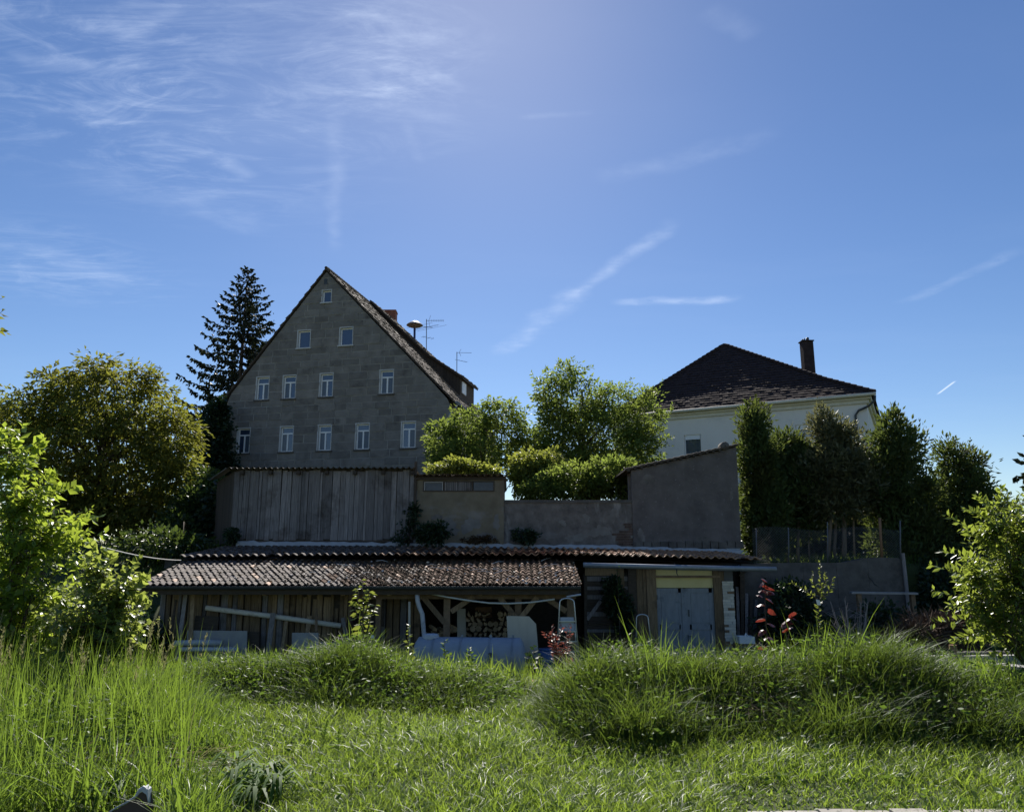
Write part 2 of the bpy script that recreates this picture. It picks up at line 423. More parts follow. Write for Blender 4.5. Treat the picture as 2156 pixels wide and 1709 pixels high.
class MB:
    """collects shapes, in world coordinates, that become one mesh"""

    def __init__(s):
        s.v, s.f, s.n = [], [], 0

    def add(s, V, F):
        V = np.asarray(V, float)
        s.v.append(V)
        s.f += [tuple(i + s.n for i in f) for f in F]
        s.n += len(V)
        return s

    def frame_box(s, c, ex, ey, ez, sx, sy, sz):
        c = np.asarray(c, float)
        V = [c + ex * (i * sx / 2) + ey * (j * sy / 2) + ez * (k * sz / 2) for k in (-1, 1) for j in (-1, 1) for i in (-1, 1)]
        return s.add(V, [(0, 2, 3, 1), (4, 5, 7, 6), (0, 1, 5, 4), (2, 6, 7, 3), (0, 4, 6, 2), (1, 3, 7, 5)])

    def box(s, lo, hi):
        lo, hi = np.asarray(lo, float), np.asarray(hi, float)
        return s.frame_box((lo + hi) / 2, np.array([1., 0, 0]), np.array([0, 1., 0]), UP, *(hi - lo))

    def beam(s, p, q, w, h, up=UP):
        p, q = np.asarray(p, float), np.asarray(q, float)
        d = nrm(q - p)
        u = np.asarray(up, float)
        if abs(d @ u) > .98:
            u = np.array([0, 1., 0])
        sx = nrm(np.cross(d, u)); uu = np.cross(sx, d)
        return s.frame_box((p + q) / 2, d, sx, uu, np.linalg.norm(q - p), w, h)

    def tube(s, pts, radii, n=8, cap=True):
        pts = [np.asarray(p, float) for p in pts]
        if np.isscalar(radii):
            radii = [radii] * len(pts)
        V, F = [], []
        prev = None
        for i, p in enumerate(pts):
            d = nrm(pts[min(i + 1, len(pts) - 1)] - pts[max(i - 1, 0)])
            if prev is None:
                a = np.array([0, 1., 0]) if abs(d[2]) > .9 else UP
                x = nrm(np.cross(d, a))
            else:
                x = nrm(prev - d * (prev @ d))
            prev = x
            y = np.cross(d, x)
            for k in range(n):
                t = 2 * math.pi * k / n
                V.append(p + (x * math.cos(t) + y * math.sin(t)) * radii[i])
        for i in range(len(pts) - 1):
            for k in range(n):
                a, b = i * n + k, i * n + (k + 1) % n
                F.append((a, b, b + n, a + n))
        if cap:
            F.append(tuple(range(n))[::-1]); F.append(tuple((len(pts) - 1) * n + k for k in range(n)))
        return s.add(V, F)

    def prism(s, poly, vec):
        poly = [np.asarray(p, float) for p in poly]
        n = len(poly)
        V = poly + [p + np.asarray(vec, float) for p in poly]
        F = [tuple(range(n))[::-1], tuple(range(n, 2 * n))] + [(k, (k + 1) % n, n + (k + 1) % n, n + k) for k in range(n)]
        return s.add(V, F)

    def quad(s, a, b, c, d):
        return s.add([a, b, c, d], [(0, 1, 2, 3)])

    def lathe(s, c, prof, n=20, ex=np.array([1., 0, 0]), ey=np.array([0, 1., 0]), ez=UP):
        V, F = [], []
        for r, h in prof:
            for k in range(n):
                t = 2 * math.pi * k / n
                V.append(np.asarray(c) + ex * r * math.cos(t) + ey * r * math.sin(t) + ez * h)
        for i in range(len(prof) - 1):
            for k in range(n):
                a, b = i * n + k, i * n + (k + 1) % n
                F.append((a, b, b + n, a + n))
        return s.add(V, F)

    def grid(s, G):
        G = np.asarray(G, float)
        h, w = G.shape[:2]
        F = [(i * w + j, i * w + j + 1, (i + 1) * w + j + 1, (i + 1) * w + j) for i in range(h - 1) for j in range(w - 1)]
        return s.add(G.reshape(-1, 3), F)

    def arr(s):
        return np.concatenate(s.v) if s.v else np.zeros((0, 3))


def link(o):
    sc.collection.objects.link(o)
    return o


def tag(o, label=None, cat=None, group=None, kind=None):
    if label: o['label'] = label
    if cat: o['category'] = cat
    if group: o['group'] = group
    if kind: o['kind'] = kind
    return o


def thing(name, label, cat, loc, group=None):
    o = link(bpy.data.objects.new(name, None))
    o.empty_display_size = .2
    loc = np.asarray(loc, float)
    o.location = loc
    WL[o.name] = loc
    return tag(o, label, cat, group)


def place(o, parent, org):
    org = np.asarray(org, float)
    if parent is not None:
        o.parent = parent
        o.location = org - WL[parent.name]
    else:
        o.location = org
    WL[o.name] = org
    return o


def obj(name, mb, mat, parent=None, smooth=False, kind=None, label=None):
    V = mb.arr()
    org = np.array([(V[:, 0].min() + V[:, 0].max()) / 2, (V[:, 1].min() + V[:, 1].max()) / 2, V[:, 2].min()])
    me = bpy.data.meshes.new(name)
    me.from_pydata((V - org).tolist(), [], mb.f)
    me.materials.append(M[mat] if isinstance(mat, str) else mat)
    if smooth:
        me.polygons.foreach_set('use_smooth', [True] * len(me.polygons))
    o = link(bpy.data.objects.new(name, me))
    place(o, parent, org)
    return tag(o, label, kind=kind)


def mono(name, mb, mat, label, cat, group=None, smooth=False):
    return tag(obj(name, mb, mat, smooth=smooth), label, cat, group)


def npobj(name, V, F, mat, parent=None, kind=None, label=None):
    """big triangle meshes from arrays: V (n,3), F (m,3)"""
    org = np.array([(V[:, 0].min() + V[:, 0].max()) / 2, (V[:, 1].min() + V[:, 1].max()) / 2, V[:, 2].min()])
    me = bpy.data.meshes.new(name)
    me.vertices.add(len(V))
    me.vertices.foreach_set('co', (V - org).astype(np.float32).ravel())
    k = F.shape[1]
    me.loops.add(len(F) * k)
    me.loops.foreach_set('vertex_index', F.astype(np.int32).ravel())
    me.polygons.add(len(F))
    me.polygons.foreach_set('loop_start', np.arange(0, len(F) * k, k, dtype=np.int32))
    me.update(calc_edges=True)
    me.materials.append(M[mat] if isinstance(mat, str) else mat)
    o = link(bpy.data.objects.new(name, me))
    place(o, parent, org)
    return tag(o, label, kind=kind)


def inst(name, me, parent, org, rot=(0, 0, 0), scale=None, mat=None):
    o = link(bpy.data.objects.new(name, me))
    place(o, parent, org)
    o.rotation_euler = rot
    if scale is not None:
        o.scale = scale
    if mat is not None:
        o.material_slots[0].link = 'OBJECT'
        o.material_slots[0].material = M[mat]
    return o


def mesh_only(name, mb, mat, smooth=False):
    me = bpy.data.meshes.new(name)
    me.from_pydata(mb.arr().tolist(), [], mb.f)
    me.materials.append(M[mat])
    if smooth:
        me.polygons.foreach_set('use_smooth', [True] * len(me.polygons))
    return me


# ------------------------------------------------------------------ terrain
def sst(a, b, x):
    t = np.clip((x - a) / (b - a), 0, 1)
    return t * t * (3 - 2 * t)


def T(x, y):
    x, y = np.asarray(x, float), np.asarray(y, float)
    low = -1.39 * sst(10.2, 15.5, y)
    up = 2.0 - .6 * sst(6.8, 9.0, x)
    up = up + .012 * np.clip(y - 30, 0, 400) * sst(30, 60, y)
    ctr = sst(25.9, 26.3, y)
    left = sst(17.5, 29, y)
    rgt = sst(24.9, 25.3, y)
    far = sst(21, 30, y)
    k = np.where(x < -10.2, left, np.where(x < 7.9, ctr, np.where(x < 13.4, rgt, far)))
    z = low + (up + 1.39) * k
    z = np.where(y < 17, low, z)
    # grown-over heaps of earth between the lawn and the yard
    wob = .25 * np.sin(x * 1.3) + .12 * np.sin(x * 3.1 + 1)
    b1 = sst(.25, 1.2, x) * (.38 - .17 * sst(4.2, 5.6, x)) * np.exp(-((y - 8.2 - .2 * wob) / np.where(y < 8.2 + .2 * wob, .50, .9)) ** 2)
    b2 = sst(-4.6, -3.2, x) * (1 - sst(-.55, .2, x)) * (.28 + .08 * np.sin(x * 2.2)) * (1 - .40 * sst(-1.7, -.9, x)) * np.exp(-((y - 9.55 - .3 * wob) / np.where(y < 9.55 + .3 * wob, .45, .9)) ** 2)
    return z + b1 + b2 + .03 * np.sin(x * 2.1) * np.sin(y * 1.7)


def build_ground():
    xs = np.concatenate([np.linspace(-700, -60, 12), np.linspace(-50, -17, 20), np.arange(-16, 16.01, .2), np.linspace(17, 50, 20), np.linspace(60, 700, 12)])
    ys = np.concatenate([np.linspace(-60, 2, 12), np.arange(2.2, 31, .2), np.linspace(31.5, 80, 40), np.linspace(90, 1200, 20)])
    X, Y = np.meshgrid(xs, ys)
    Z = T(X, Y)
    V = np.stack([X, Y, Z], -1).reshape(-1, 3)
    h, w = X.shape
    idx = np.arange(h * w).reshape(h, w)
    F = np.stack([idx[:-1, :-1], idx[:-1, 1:], idx[1:, 1:], idx[1:, :-1]], -1).reshape(-1, 4)
    g = npobj('ground', V, F, 'soil', kind='structure')
    g.data.polygons.foreach_set('use_smooth', [True] * len(F))


build_ground()

# ------------------------------------------------------------------ foliage builders


def leaves(P, D, Ln, Wd, fold=.25, rg=rng, flat=0.0):
    """diamond leaves folded along the midrib: base P, direction D"""
    n = len(P)
    D = D / (np.linalg.norm(D, axis=1, keepdims=True) + 1e-9)
    rv = rg.normal(size=(n, 3))
    S = np.cross(D, rv)
    if flat:
        H = np.cross(D, UP[None]); H /= (np.linalg.norm(H, axis=1, keepdims=True) + 1e-9)
        S = S * (1 - flat) + H * flat
    S /= (np.linalg.norm(S, axis=1, keepdims=True) + 1e-9)
    Nn = np.cross(S, D)
    Ln = np.broadcast_to(Ln, (n,))[:, None]; Wd = np.broadcast_to(Wd, (n,))[:, None]
    V = np.empty((n, 4, 3))
    V[:, 0] = P
    V[:, 1] = P + D * Ln * .45 + S * Wd * .5 + Nn * Wd * fold
    V[:, 2] = P + D * Ln
    V[:, 3] = P + D * Ln * .45 - S * Wd * .5 + Nn * Wd * fold
    b = np.arange(n)[:, None] * 4
    F = np.concatenate([b + np.array([[0, 1, 2]]), b + np.array([[0, 2, 3]])])
    return V.reshape(-1, 3), F


def merge(parts):
    Vs, Fs, n = [], [], 0
    for V, F in parts:
        Vs.append(V); Fs.append(F + n); n += len(V)
    return np.concatenate(Vs), np.concatenate(Fs)


def lobe(px, py, rx, ry, Y, depth=None):
    c = W(px, py, Y)
    k = Y / FPX
    return (c, np.array([rx * k, depth if depth else (rx + ry) / 2 * k, ry * k]))


def clump_points(lobes, n, rg, shell=.28, lo=.78, hi=1.14):
    vol = np.array([r[0] * r[1] * r[2] for _, r in lobes]) ** .72
    pick = rg.choice(len(lobes), n, p=vol / vol.sum())
    d = rg.normal(size=(n, 3)); d /= np.linalg.norm(d, axis=1, keepdims=True)
    rad = rg.uniform(0, 1, n) ** shell
    rad *= rg.uniform(lo, hi, n)
    C = np.array([lobes[i][0] for i in pick]); Rr = np.array([lobes[i][1] for i in pick])
    return C + d * Rr * rad[:, None], d


def crown(lobes, n, per, csz, ln, wd, droop=.35, seed=0, shell=.3, fold=.25, outw=.8, zs=.8, lo=.78, hi=1.14):
    rg = np.random.default_rng(seed)
    C, d = clump_points(lobes, n, rg, shell, lo, hi)
    sz = rg.uniform(.55, 1.35, n) * csz
    off = rg.normal(size=(n, per, 3))
    off /= np.linalg.norm(off, axis=2, keepdims=True)
    off *= (rg.uniform(0, 1, (n, per, 1)) ** .5)
    off[:, :, 2] *= zs
    P = (C[:, None, :] + off * sz[:, None, None]).reshape(-1, 3)
    D = (off + d[:, None, :] * outw + rg.normal(size=(n, per, 3)) * .5)
    D[:, :, 2] -= droop
    L_ = rg.uniform(.7, 1.3, n * per) * ln
    return leaves(P, D.reshape(-1, 3), L_, L_ * wd / ln, fold, rg), C


def shoots(lobes, n, slen, per, ln, wd, seed, up=.7, droop=.35, flat=.75, r=.005):
    """leafy shoots growing up and out through the lobes: leaf arrays and the twigs they sit on"""
    rg = np.random.default_rng(seed)
    C, d = clump_points(lobes, n, rg, .42)
    dr = d * .9 + UP * up + rg.normal(size=(n, 3)) * .35
    dr /= np.linalg.norm(dr, axis=1, keepdims=True)
    L0 = slen * rg.uniform(.55, 1.35, n)
    t = (np.arange(per) + .5) / per
    bend = rg.normal(size=(n, 3)) * .15
    B = C[:, None] + dr[:, None] * (L0[:, None] * (t - .6))[..., None] + bend[:, None] * (t ** 2)[None, :, None] * L0[:, None, None]
    ang = np.arange(per) * 2.4 + rg.uniform(0, 6.28, (n, 1))
    a1 = np.cross(dr, rg.normal(size=(n, 3))); a1 /= np.linalg.norm(a1, axis=1, keepdims=True)
    a2 = np.cross(dr, a1)
    D = a1[:, None] * np.cos(ang)[..., None] + a2[:, None] * np.sin(ang)[..., None] + dr[:, None] * (.35 + .5 * t)[None, :, None]
    D[..., 2] -= droop
    Lf = ln * rg.uniform(.7, 1.2, (n, per)) * (1.1 - .45 * t)[None]
    V, F = leaves(B.reshape(-1, 3), D.reshape(-1, 3), Lf.ravel(), Lf.ravel() * wd / ln, .2, rg, flat)
    mb = MB()
    for i in range(n):
        mb.tube([B[i, 0], B[i, per // 2], B[i, -1]], [r, r * .7, r * .3], 3, False)
    return (V, F), C, mb


def shoot_bush(name, label, cat, lobes, mat, base, top, n, slen, per, ln, wd, r0, k, seed, extra=None, **kw):
    t = thing(name, label, cat, base)
    (V, F), C, tw = shoots(lobes, n, slen, per, ln, wd, seed, **kw)
    if extra is not None:
        V, F = merge([(V, F), extra])
    npobj('crown', V, F, mat, t)
    m_ = limbs(base, top, C, k, r0, seed)
    obj('trunk', m_, 'bark', t, smooth=True)
    obj('twig', tw, 'bark', t, kind='stuff')
    return t


def limbs(base, top, C, k, r0, seed=0, n=6):
    """trunk from base to top and k limbs out to points of the crown"""
    rg = np.random.default_rng(seed)
    mb = MB()
    base, top = np.asarray(base, float), np.asarray(top, float)
    pts = [base + (top - base) * t + np.array([rg.normal() * .05, rg.normal() * .05, 0]) * (0 < t < 1) * r0 * 6 for t in np.linspace(0, 1, 6)]
    mb.tube(pts, [r0 * (1.25 - .85 * t) for t in np.linspace(0, 1, 6)], n + 2)
    for i in rg.choice(len(C), min(k, len(C)), replace=False):
        e = C[i]
        h = np.clip((e[2] - base[2]) / (top[2] - base[2]) - rg.uniform(.2, .45), .12, .92)
        s = base + (top - base) * h
        mid = (s + e) / 2 + np.array([rg.normal() * .1, rg.normal() * .1, .12]) * np.linalg.norm(e - s)
        rr = r0 * (1.2 - .85 * h) * .5
        mb.tube([s, (s + mid) / 2 + rg.normal(size=3) * .04, mid, (mid + e) / 2 + rg.normal(size=3) * .05, e], [rr, rr * .75, rr * .5, rr * .33, rr * .14], n)
    return mb


def tree(name, label, cat, lobes, mat, base, top, n, per, csz, ln, wd, r0, k=24, droop=.35, seed=0, shell=.3, bark='bark', group=None, outw=.8, zs=.8, extra=None):
    t = thing(name, label, cat, base, group)
    (V, F), C = crown(lobes, n, per, csz, ln, wd, droop, seed, shell, outw=outw, zs=zs)
    if extra is not None:
        V, F = merge([(V, F), extra])
    npobj('crown', V, F, mat, t)
    obj('trunk', limbs(base, top, C, k, r0, seed), bark, t, smooth=True)
    return t


def blades(P, h, w, bend, seed=0, segs=3, az=None, lean_max=.25):
    rg = np.random.default_rng(seed + 5000)
    n = len(P)
    a = rg.uniform(0, 2 * math.pi, n) if az is None else az
    dx = np.stack([np.cos(a), np.sin(a), np.zeros(n)], 1)
    fa = a + math.pi / 2 + rg.normal(size=n) * .7
    S = np.stack([np.cos(fa), np.sin(fa), np.zeros(n)], 1)
    lean = rg.uniform(0, lean_max, n)
    V = np.empty((n, 2 * segs + 1, 3))
    for i in range(segs + 1):
        t = i / segs
        up = (t - bend * .42 * t ** 2.6) * h
        out = (lean * t + bend * t * t * .85) * h
        c = P + dx * out[:, None] + UP * up[:, None]
        ww = (w * (1 - t ** 1.7) * .5)[:, None]
        if i < segs:
            V[:, 2 * i] = c - S * ww; V[:, 2 * i + 1] = c + S * ww
        else:
            V[:, 2 * i] = c
    F = []
    for i in range(segs - 1):
        q = 2 * i
        F += [(q, q + 1, q + 3), (q, q + 3, q + 2)]
    q = 2 * (segs - 1)
    F.append((q, q + 1, q + 2))
    F = np.array(F)
    Fa = (np.arange(n)[:, None, None] * (2 * segs + 1) + F[None]).reshape(-1, 3)
    return V.reshape(-1, 3), Fa


# ================================================================== the stone gable house
class Frame:
    def __init__(s, O, deg):
        t = R_(deg)
        s.O = np.array([O[0], O[1], 0.0])
        s.d = np.array([math.cos(t), -math.sin(t), 0.0])
        s.a = np.array([math.sin(t), math.cos(t), 0.0])

    def p(s, lx, ly, lz):
        return s.O + s.d * lx + s.a * ly + UP * lz

    def px(s, px, py, ly=0.0):
        """local (lx, lz) on the plane at depth ly seen at a pixel"""
        r = ray(px, py)
        c = np.array([0, 0, CZ])
        t = ((s.O + s.a * ly - c) @ s.a) / (r @ s.a)
        q = c + r * t
        return (q - s.O) @ s.d, q[2]

    def box(s, mb, x0, x1, y0, y1, z0, z1):
        return mb.frame_box(s.p((x0 + x1) / 2, (y0 + y1) / 2, (z0 + z1) / 2), s.d, s.a, UP, abs(x1 - x0), abs(y1 - y0), abs(z1 - z0))


def tile_sheet(line, along, n_along, row=.30, thick=.035, jag=.012, seed=0, side=None):
    """stepped courses of tiles down a polyline LINE of points, repeated along the vector ALONG: real steps and uneven tiles"""
    rg = np.random.default_rng(seed)
    line = [np.asarray(p, float) for p in line]
    seg = [np.linalg.norm(b - a) for a, b in zip(line, line[1:])]
    tot = sum(seg)
    n = max(2, int(tot / row))

    def at(s_):
        for a, b, l in zip(line, line[1:], seg):
            if s_ <= l + 1e-9:
                t = s_ / l
                nn = nrm(np.cross(b - a, along)); nn = nn if nn[2] > 0 else -nn
                return a + (b - a) * t, nn
            s_ -= l
        return line[-1], nn
    mb = MB()
    w = np.linalg.norm(along) / n_along
    dv = along / n_along
    ad = nrm(along)
    for i in range(n):
        p0, n0 = at(tot * i / n); p1, n1 = at(tot * (i + 1) / n - 1e-6)
        for j in range(n_along):
            h = thick + rg.normal() * jag
            sl = rg.normal() * jag
            o = dv * j + (dv * .5 if i % 2 else 0)
            a = p0 + o + n0 * .004; b = a + dv * .97
            q = p1 + o + n1 * h + nrm(p1 - p0) * (.02 + sl); r = q + dv * .97 + n1 * rg.normal() * jag * .6
            V = [a, b, r, q, q - n1 * h, r - n1 * h]
            mb.add(V, [(0, 1, 2, 3), (3, 2, 5, 4), (0, 3, 4), (1, 5, 2)])
    return mb


HF = Frame(W(688, 562, 47.0), 12.5)
hx_l = HF.px(478, 862)[0]; hx_r = HF.px(947, 872)[0]
hz_apex = HF.px(688, 572)[1]
zl = HF.px(478, 838)[1]
kx, kz = HF.px(912, 806)
zr_end = HF.px(947, 846)[1]
HB = 2.2                                            # ground level at the house


def rake_l(z):
    return hx_l if z <= zl else hx_l * (hz_apex - z) / (hz_apex - zl)


def rake_r(z):
    if z >= kz: return kx * (hz_apex - z) / (hz_apex - kz)
    if z >= zr_end: return kx + (hx_r - kx) * (kz - z) / (kz - zr_end)
    return hx_r


house = thing('stone_house', 'tall grey sandstone house with steep tiled gable and small white windows', 'house', HF.p(0, 0, HB))
# windows: centre pixel, row
rows = [([(512, 905, 957), (603, 899, 953), (683, 895, 950), (763, 890, 944), (860, 885, 941)], .91, True),
        ([(552.5, 795, 844), (609, 791, 840), (687, 786, 835), (814, 778, 828)], .90, True),
        ([(640, 697, 733), (729, 688, 727)], .90, False),
        ([(688, 611, 637)], .66, False)]
wins = []
for lst, ww, cross in rows:
    zt = np.mean([HF.px(a, b)[1] for a, b, c in lst]); zb = np.mean([HF.px(a, c)[1] for a, b, c in lst])
    for a, b, c in lst:
        lx = HF.px(a, (b + c) / 2)[0]
        dz = (HF.px(a, (b + c) / 2)[1] - (zt + zb) / 2) * .6      # the old storeys are not quite level
        wins.append((lx - ww / 2, lx + ww / 2, zb, zt, cross, dz))
levels = sorted({round(v, 3) for w_ in wins for v in (w_[2], w_[3])} | {HB - .3, hz_apex})
courses = []
for a, b in zip(levels, levels[1:]):
    k = max(1, round((b - a) / .50))
    courses += [(a + (b - a) * i / k, a + (b - a) * (i + 1) / k) for i in range(k)]
rgB = np.random.default_rng(5)
vis_z = HF.px(688, 990)[1] - .5
n_blocks = 0
low_blocks = MB()


def block(mb, l0, l1, m0, m1, z0, z1, pr):
    """one dressed stone: bottom edge l0..l1, top edge m0..m1, its face chamfered and proud by PR"""
    ch = .027
    P = HF.p
    back = [P(l0, .34, z0), P(l1, .34, z0), P(m1, .34, z1), P(m0, .34, z1)]
    mid = [P(l0, .02 - pr, z0), P(l1, .02 - pr, z0), P(m1, .02 - pr, z1), P(m0, .02 - pr, z1)]
    j = lambda: rgB.normal() * .006
    fr = [P(l0 + ch + j(), -pr + j(), z0 + ch), P(l1 - ch + j(), -pr + j(), z0 + ch), P(max(m1 - ch, m0 + .01), -pr + j(), z1 - ch), P(min(m0 + ch, m1 - .01), -pr + j(), z1 - ch)]
    F = [(8, 9, 10, 11)]
    for k in range(4):
        k2 = (k + 1) % 4
        F += [(k, k2, 4 + k2, 4 + k), (4 + k, 4 + k2, 8 + k2, 8 + k)]
    mb.add(back + mid + fr, F)


for ci, (z0, z1) in enumerate(courses):
    zm = (z0 + z1) / 2
    ints = [(rake_l(z0), rake_r(z0))]
    cut = sorted([(w_[0], w_[1]) for w_ in wins if w_[2] - .02 < zm < w_[3] + .02])
    segs_, cur = [], rake_l(z0)
    for c0, c1 in cut:
        segs_.append((cur, c0)); cur = c1
    segs_.append((cur, rake_r(z0)))
    for s0, s1 in segs_:
        ln = s1 - s0
        if ln < .08: continue
        k = max(1, round(ln / rgB.uniform(.95, 1.3)))
        ed = np.linspace(s0, s1, k + 1)
        if k > 1:
            ed[1:-1] += rgB.normal(size=k - 1) * .12
        for a, b in zip(ed, ed[1:]):
            ml, mr = rake_l(z1), rake_r(z1)
            m0, m1 = max(a, ml), min(b, mr)
            if m1 - m0 < .02:
                m0 = m1 = min(max((a + b) / 2, ml), mr)
            if a > ml - .001 and abs(a - rake_l(z0)) > .001: m0 = max(a, ml)
            pr = rgB.uniform(-.012, .022)
            if z1 < vis_z:
                block(low_blocks, a, b, m0, m1, z0, z1, 0)
            else:
                mb = MB(); block(mb, a, b, m0, m1, z0, z1, pr)
                ob_ = obj('stone_block', mb, 'sandstone', house); n_blocks += 1
                ob_.data.materials.append(M['joint'])
                for k_ in (2, 4, 6, 8): ob_.data.polygons[k_].material_index = 1
print('stone blocks', n_blocks)
obj('wall_base', low_blocks, 'sandstone', house)
HL = 12.0
wl = MB()
wl.prism([HF.p(hx_l + .05, .36, HB - .3), HF.p(hx_r - .05, .36, HB - .3), HF.p(hx_r - .05, .36, zr_end - .1), HF.p(kx - .05, .36, kz - .12), HF.p(0, .36, hz_apex - .15), HF.p(hx_l + .05, .36, zl - .1)], HF.a * (HL - .4))
obj('wall', wl, 'backing', house)

for i, (x0, x1, z0, z1, cross, dz) in enumerate(wins):
    zz0, zz1 = z0, z1
    fw = .075
    mb = MB()
    yb, yf = .20, .15
    HF.box(mb, x0 + .02, x0 + .02 + fw, yf, yb, zz0 + .02, zz1 - .02); HF.box(mb, x1 - .02 - fw, x1 - .02, yf, yb, zz0 + .02, zz1 - .02)
    HF.box(mb, x0 + .02 + fw, x1 - .02 - fw, yf, yb, zz0 + .02, zz0 + .02 + fw); HF.box(mb, x0 + .02 + fw, x1 - .02 - fw, yf, yb, zz1 - .02 - fw, zz1 - .02)
    zt = zz1 - .02 - fw - .30
    if cross:
        HF.box(mb, x0 + .02 + fw, x1 - .02 - fw, yf - .012, yb, zt - .09, zt)
        HF.box(mb, (x0 + x1) / 2 - .05, (x0 + x1) / 2 + .05, yf - .008, yb, zz0 + .02 + fw, zt - .09)
    wf = obj('window', mb, 'whitepaint', house)
    rv = MB()
    HF.box(rv, x0, x0 + .02, -.012, .24, zz0, zz1); HF.box(rv, x1 - .02, x1, -.012, .24, zz0, zz1); HF.box(rv, x0 + .02, x1 - .02, -.012, .24, zz1 - .02, zz1)
    HF.box(rv, x0 - .05, x0, -.018, .02, zz0, zz1 + .05); HF.box(rv, x1, x1 + .03, -.018, .02, zz0, zz1 + .05); HF.box(rv, x0, x1, -.018, .02, zz1, zz1 + .05)
    obj('reveal', rv, 'whitewood', wf)
    sl = MB(); HF.box(sl, x0 - .1, x1 + .1, -.09, .2, zz0 - .07, zz0 + .018); obj('sill', sl, 'concrete' if cross else 'whitewood', wf)
    panes = [(x0 + .02 + fw, x1 - .02 - fw, zz0 + .02 + fw, zz1 - .02 - fw)]
    if cross:
        xm = (x0 + x1) / 2
        panes = [(x0 + .02 + fw, x1 - .02 - fw, zt, zz1 - .02 - fw), (x0 + .02 + fw, xm - .05, zz0 + .02 + fw, zt - .09), (xm + .05, x1 - .02 - fw, zz0 + .02 + fw, zt - .09)]
    for k, (a, b, c, d) in enumerate(panes):
        g = MB(); HF.box(g, a, b, .175, .185, c, d); 
        cur = cross and k > 0 and (i * 7 + k) % 5 in (0, 2, 3)
        obj('pane', g, 'curtain' if cur else 'glass', wf)

mb = MB(); vx, vz = HF.px(686, 592); HF.box(mb, vx - .12, vx + .12, -.02, .0, vz - .22, vz + .16); obj('vent_slot', mb, 'darkmetal', house)
# roof, tiled, with a long shed dormer on the slope that shows
ridge0 = HF.p(0, -.13, hz_apex + .22)
eaveR = HF.p(hx_r + .38, -.13, zr_end - .02)
kneeR = HF.p(kx + .05, -.13, kz + .20)
eaveL = HF.p(hx_l - .30, -.13, zl - .1)
roof = MB()
for line in ([ridge0, kneeR, eaveR], [ridge0, eaveL]):
    roof.prism([p - UP * .02 for p in line] + [p - UP * .13 for p in line[::-1]], HF.a * (HL + .3))
rf = obj('roof', roof, 'darkwood', house)
ts = tile_sheet([ridge0, kneeR, eaveR], HF.a * (HL + .3), 70, .32, .032, .012, 3)
obj('roof_tile_course', ts, 'oldtile', rf, kind='stuff')
ts = tile_sheet([ridge0, eaveL], HF.a * 3, 12, .32, .045, .02, 4)
obj('verge_tile_course', ts, 'oldtile', rf, kind='stuff')
rt = MB()
for k in range(34):
    c = ridge0 + HF.a * (.2 + k * .39) + UP * .02
    rt.lathe(c, [(.10, -.2), (.13, .2)], 8, HF.d, UP, HF.a)
obj('ridge_tile_course', rt, 'oldtile', rf, kind='stuff')
# dormer
DY0, DY1 = 7.2, 10.8
fx = hx_r * .83


def main_z(lx):
    return hz_apex + .24 - lx * (hz_apex - kz) / kx


d_top = (0.10, main_z(.10) + .30); d_mid = (fx * .66, main_z(fx * .66) + .72); d_front = (fx + .25, main_z(fx) + 1.42)
dm = MB()
dm.prism([HF.p(d_top[0], DY0, d_top[1] - .1), HF.p(d_mid[0], DY0, d_mid[1] - .1), HF.p(fx, DY0, main_z(fx) + 1.42), HF.p(fx, DY0, main_z(fx) - .05), HF.p(.12, DY0, main_z(.12) - .05)], HF.a * (DY1 - DY0))
dorm = obj('dormer', dm, 'darkwood', house)
dr = MB()
q = [HF.p(d_top[0], DY0 - .25, d_top[1]), HF.p(d_mid[0], DY0 - .25, d_mid[1]), HF.p(d_front[0], DY0 - .25, d_front[1])]
dr.prism(q + [p - UP * .16 for p in q[::-1]], HF.a * (DY1 - DY0 + .5))
obj('dormer_roof', dr, 'darkwood', dorm)
obj('dormer_tile_course', tile_sheet(q, HF.a * (DY1 - DY0 + .5), 44, .32, .045, .02, 6), 'oldtile', dorm, kind='stuff')
for k in range(9):
    mb = MB(); x0 = fx - 2.3 + k * .25
    zt_ = d_mid[1] - .1 + (main_z(fx) + 1.42 - d_mid[1] + .1) * (x0 - d_mid[0]) / (fx - d_mid[0])
    HF.box(mb, x0, x0 + .23, DY0 - .03, DY0 - .002, main_z(x0 + .23) + .02, zt_ - .15)
    obj('plank', mb, 'darkwood', dorm)
mb = MB(); HF.box(mb, fx + .003, fx + .06, DY0 + .3, DY0 + 1.3, main_z(fx) + .35, main_z(fx) + 1.2); obj('dormer_window', mb, 'whitepaint', dorm)
# gutter end and downpipe at the corner
gp = MB()
e = eaveR
gp.tube([e + HF.d * .06 - UP * .06, e + HF.d * .06 - UP * .06 + HF.a * (HL)], .085, 10)
obj('gutter', gp, 'zinc', house, True)
gp = MB()
gp.tube([e + HF.d * .05 + HF.a * .25 - UP * .12, e - HF.d * .05 + HF.a * .2 - UP * .38, e - HF.d * .42 + HF.a * .15 - UP * .75, e - HF.d * .48 + HF.a * .15 - UP * 1.2, e - HF.d * .48 + HF.a * .15 - UP * 5], .055, 10)
obj('downpipe', gp, 'zinc', house, True)
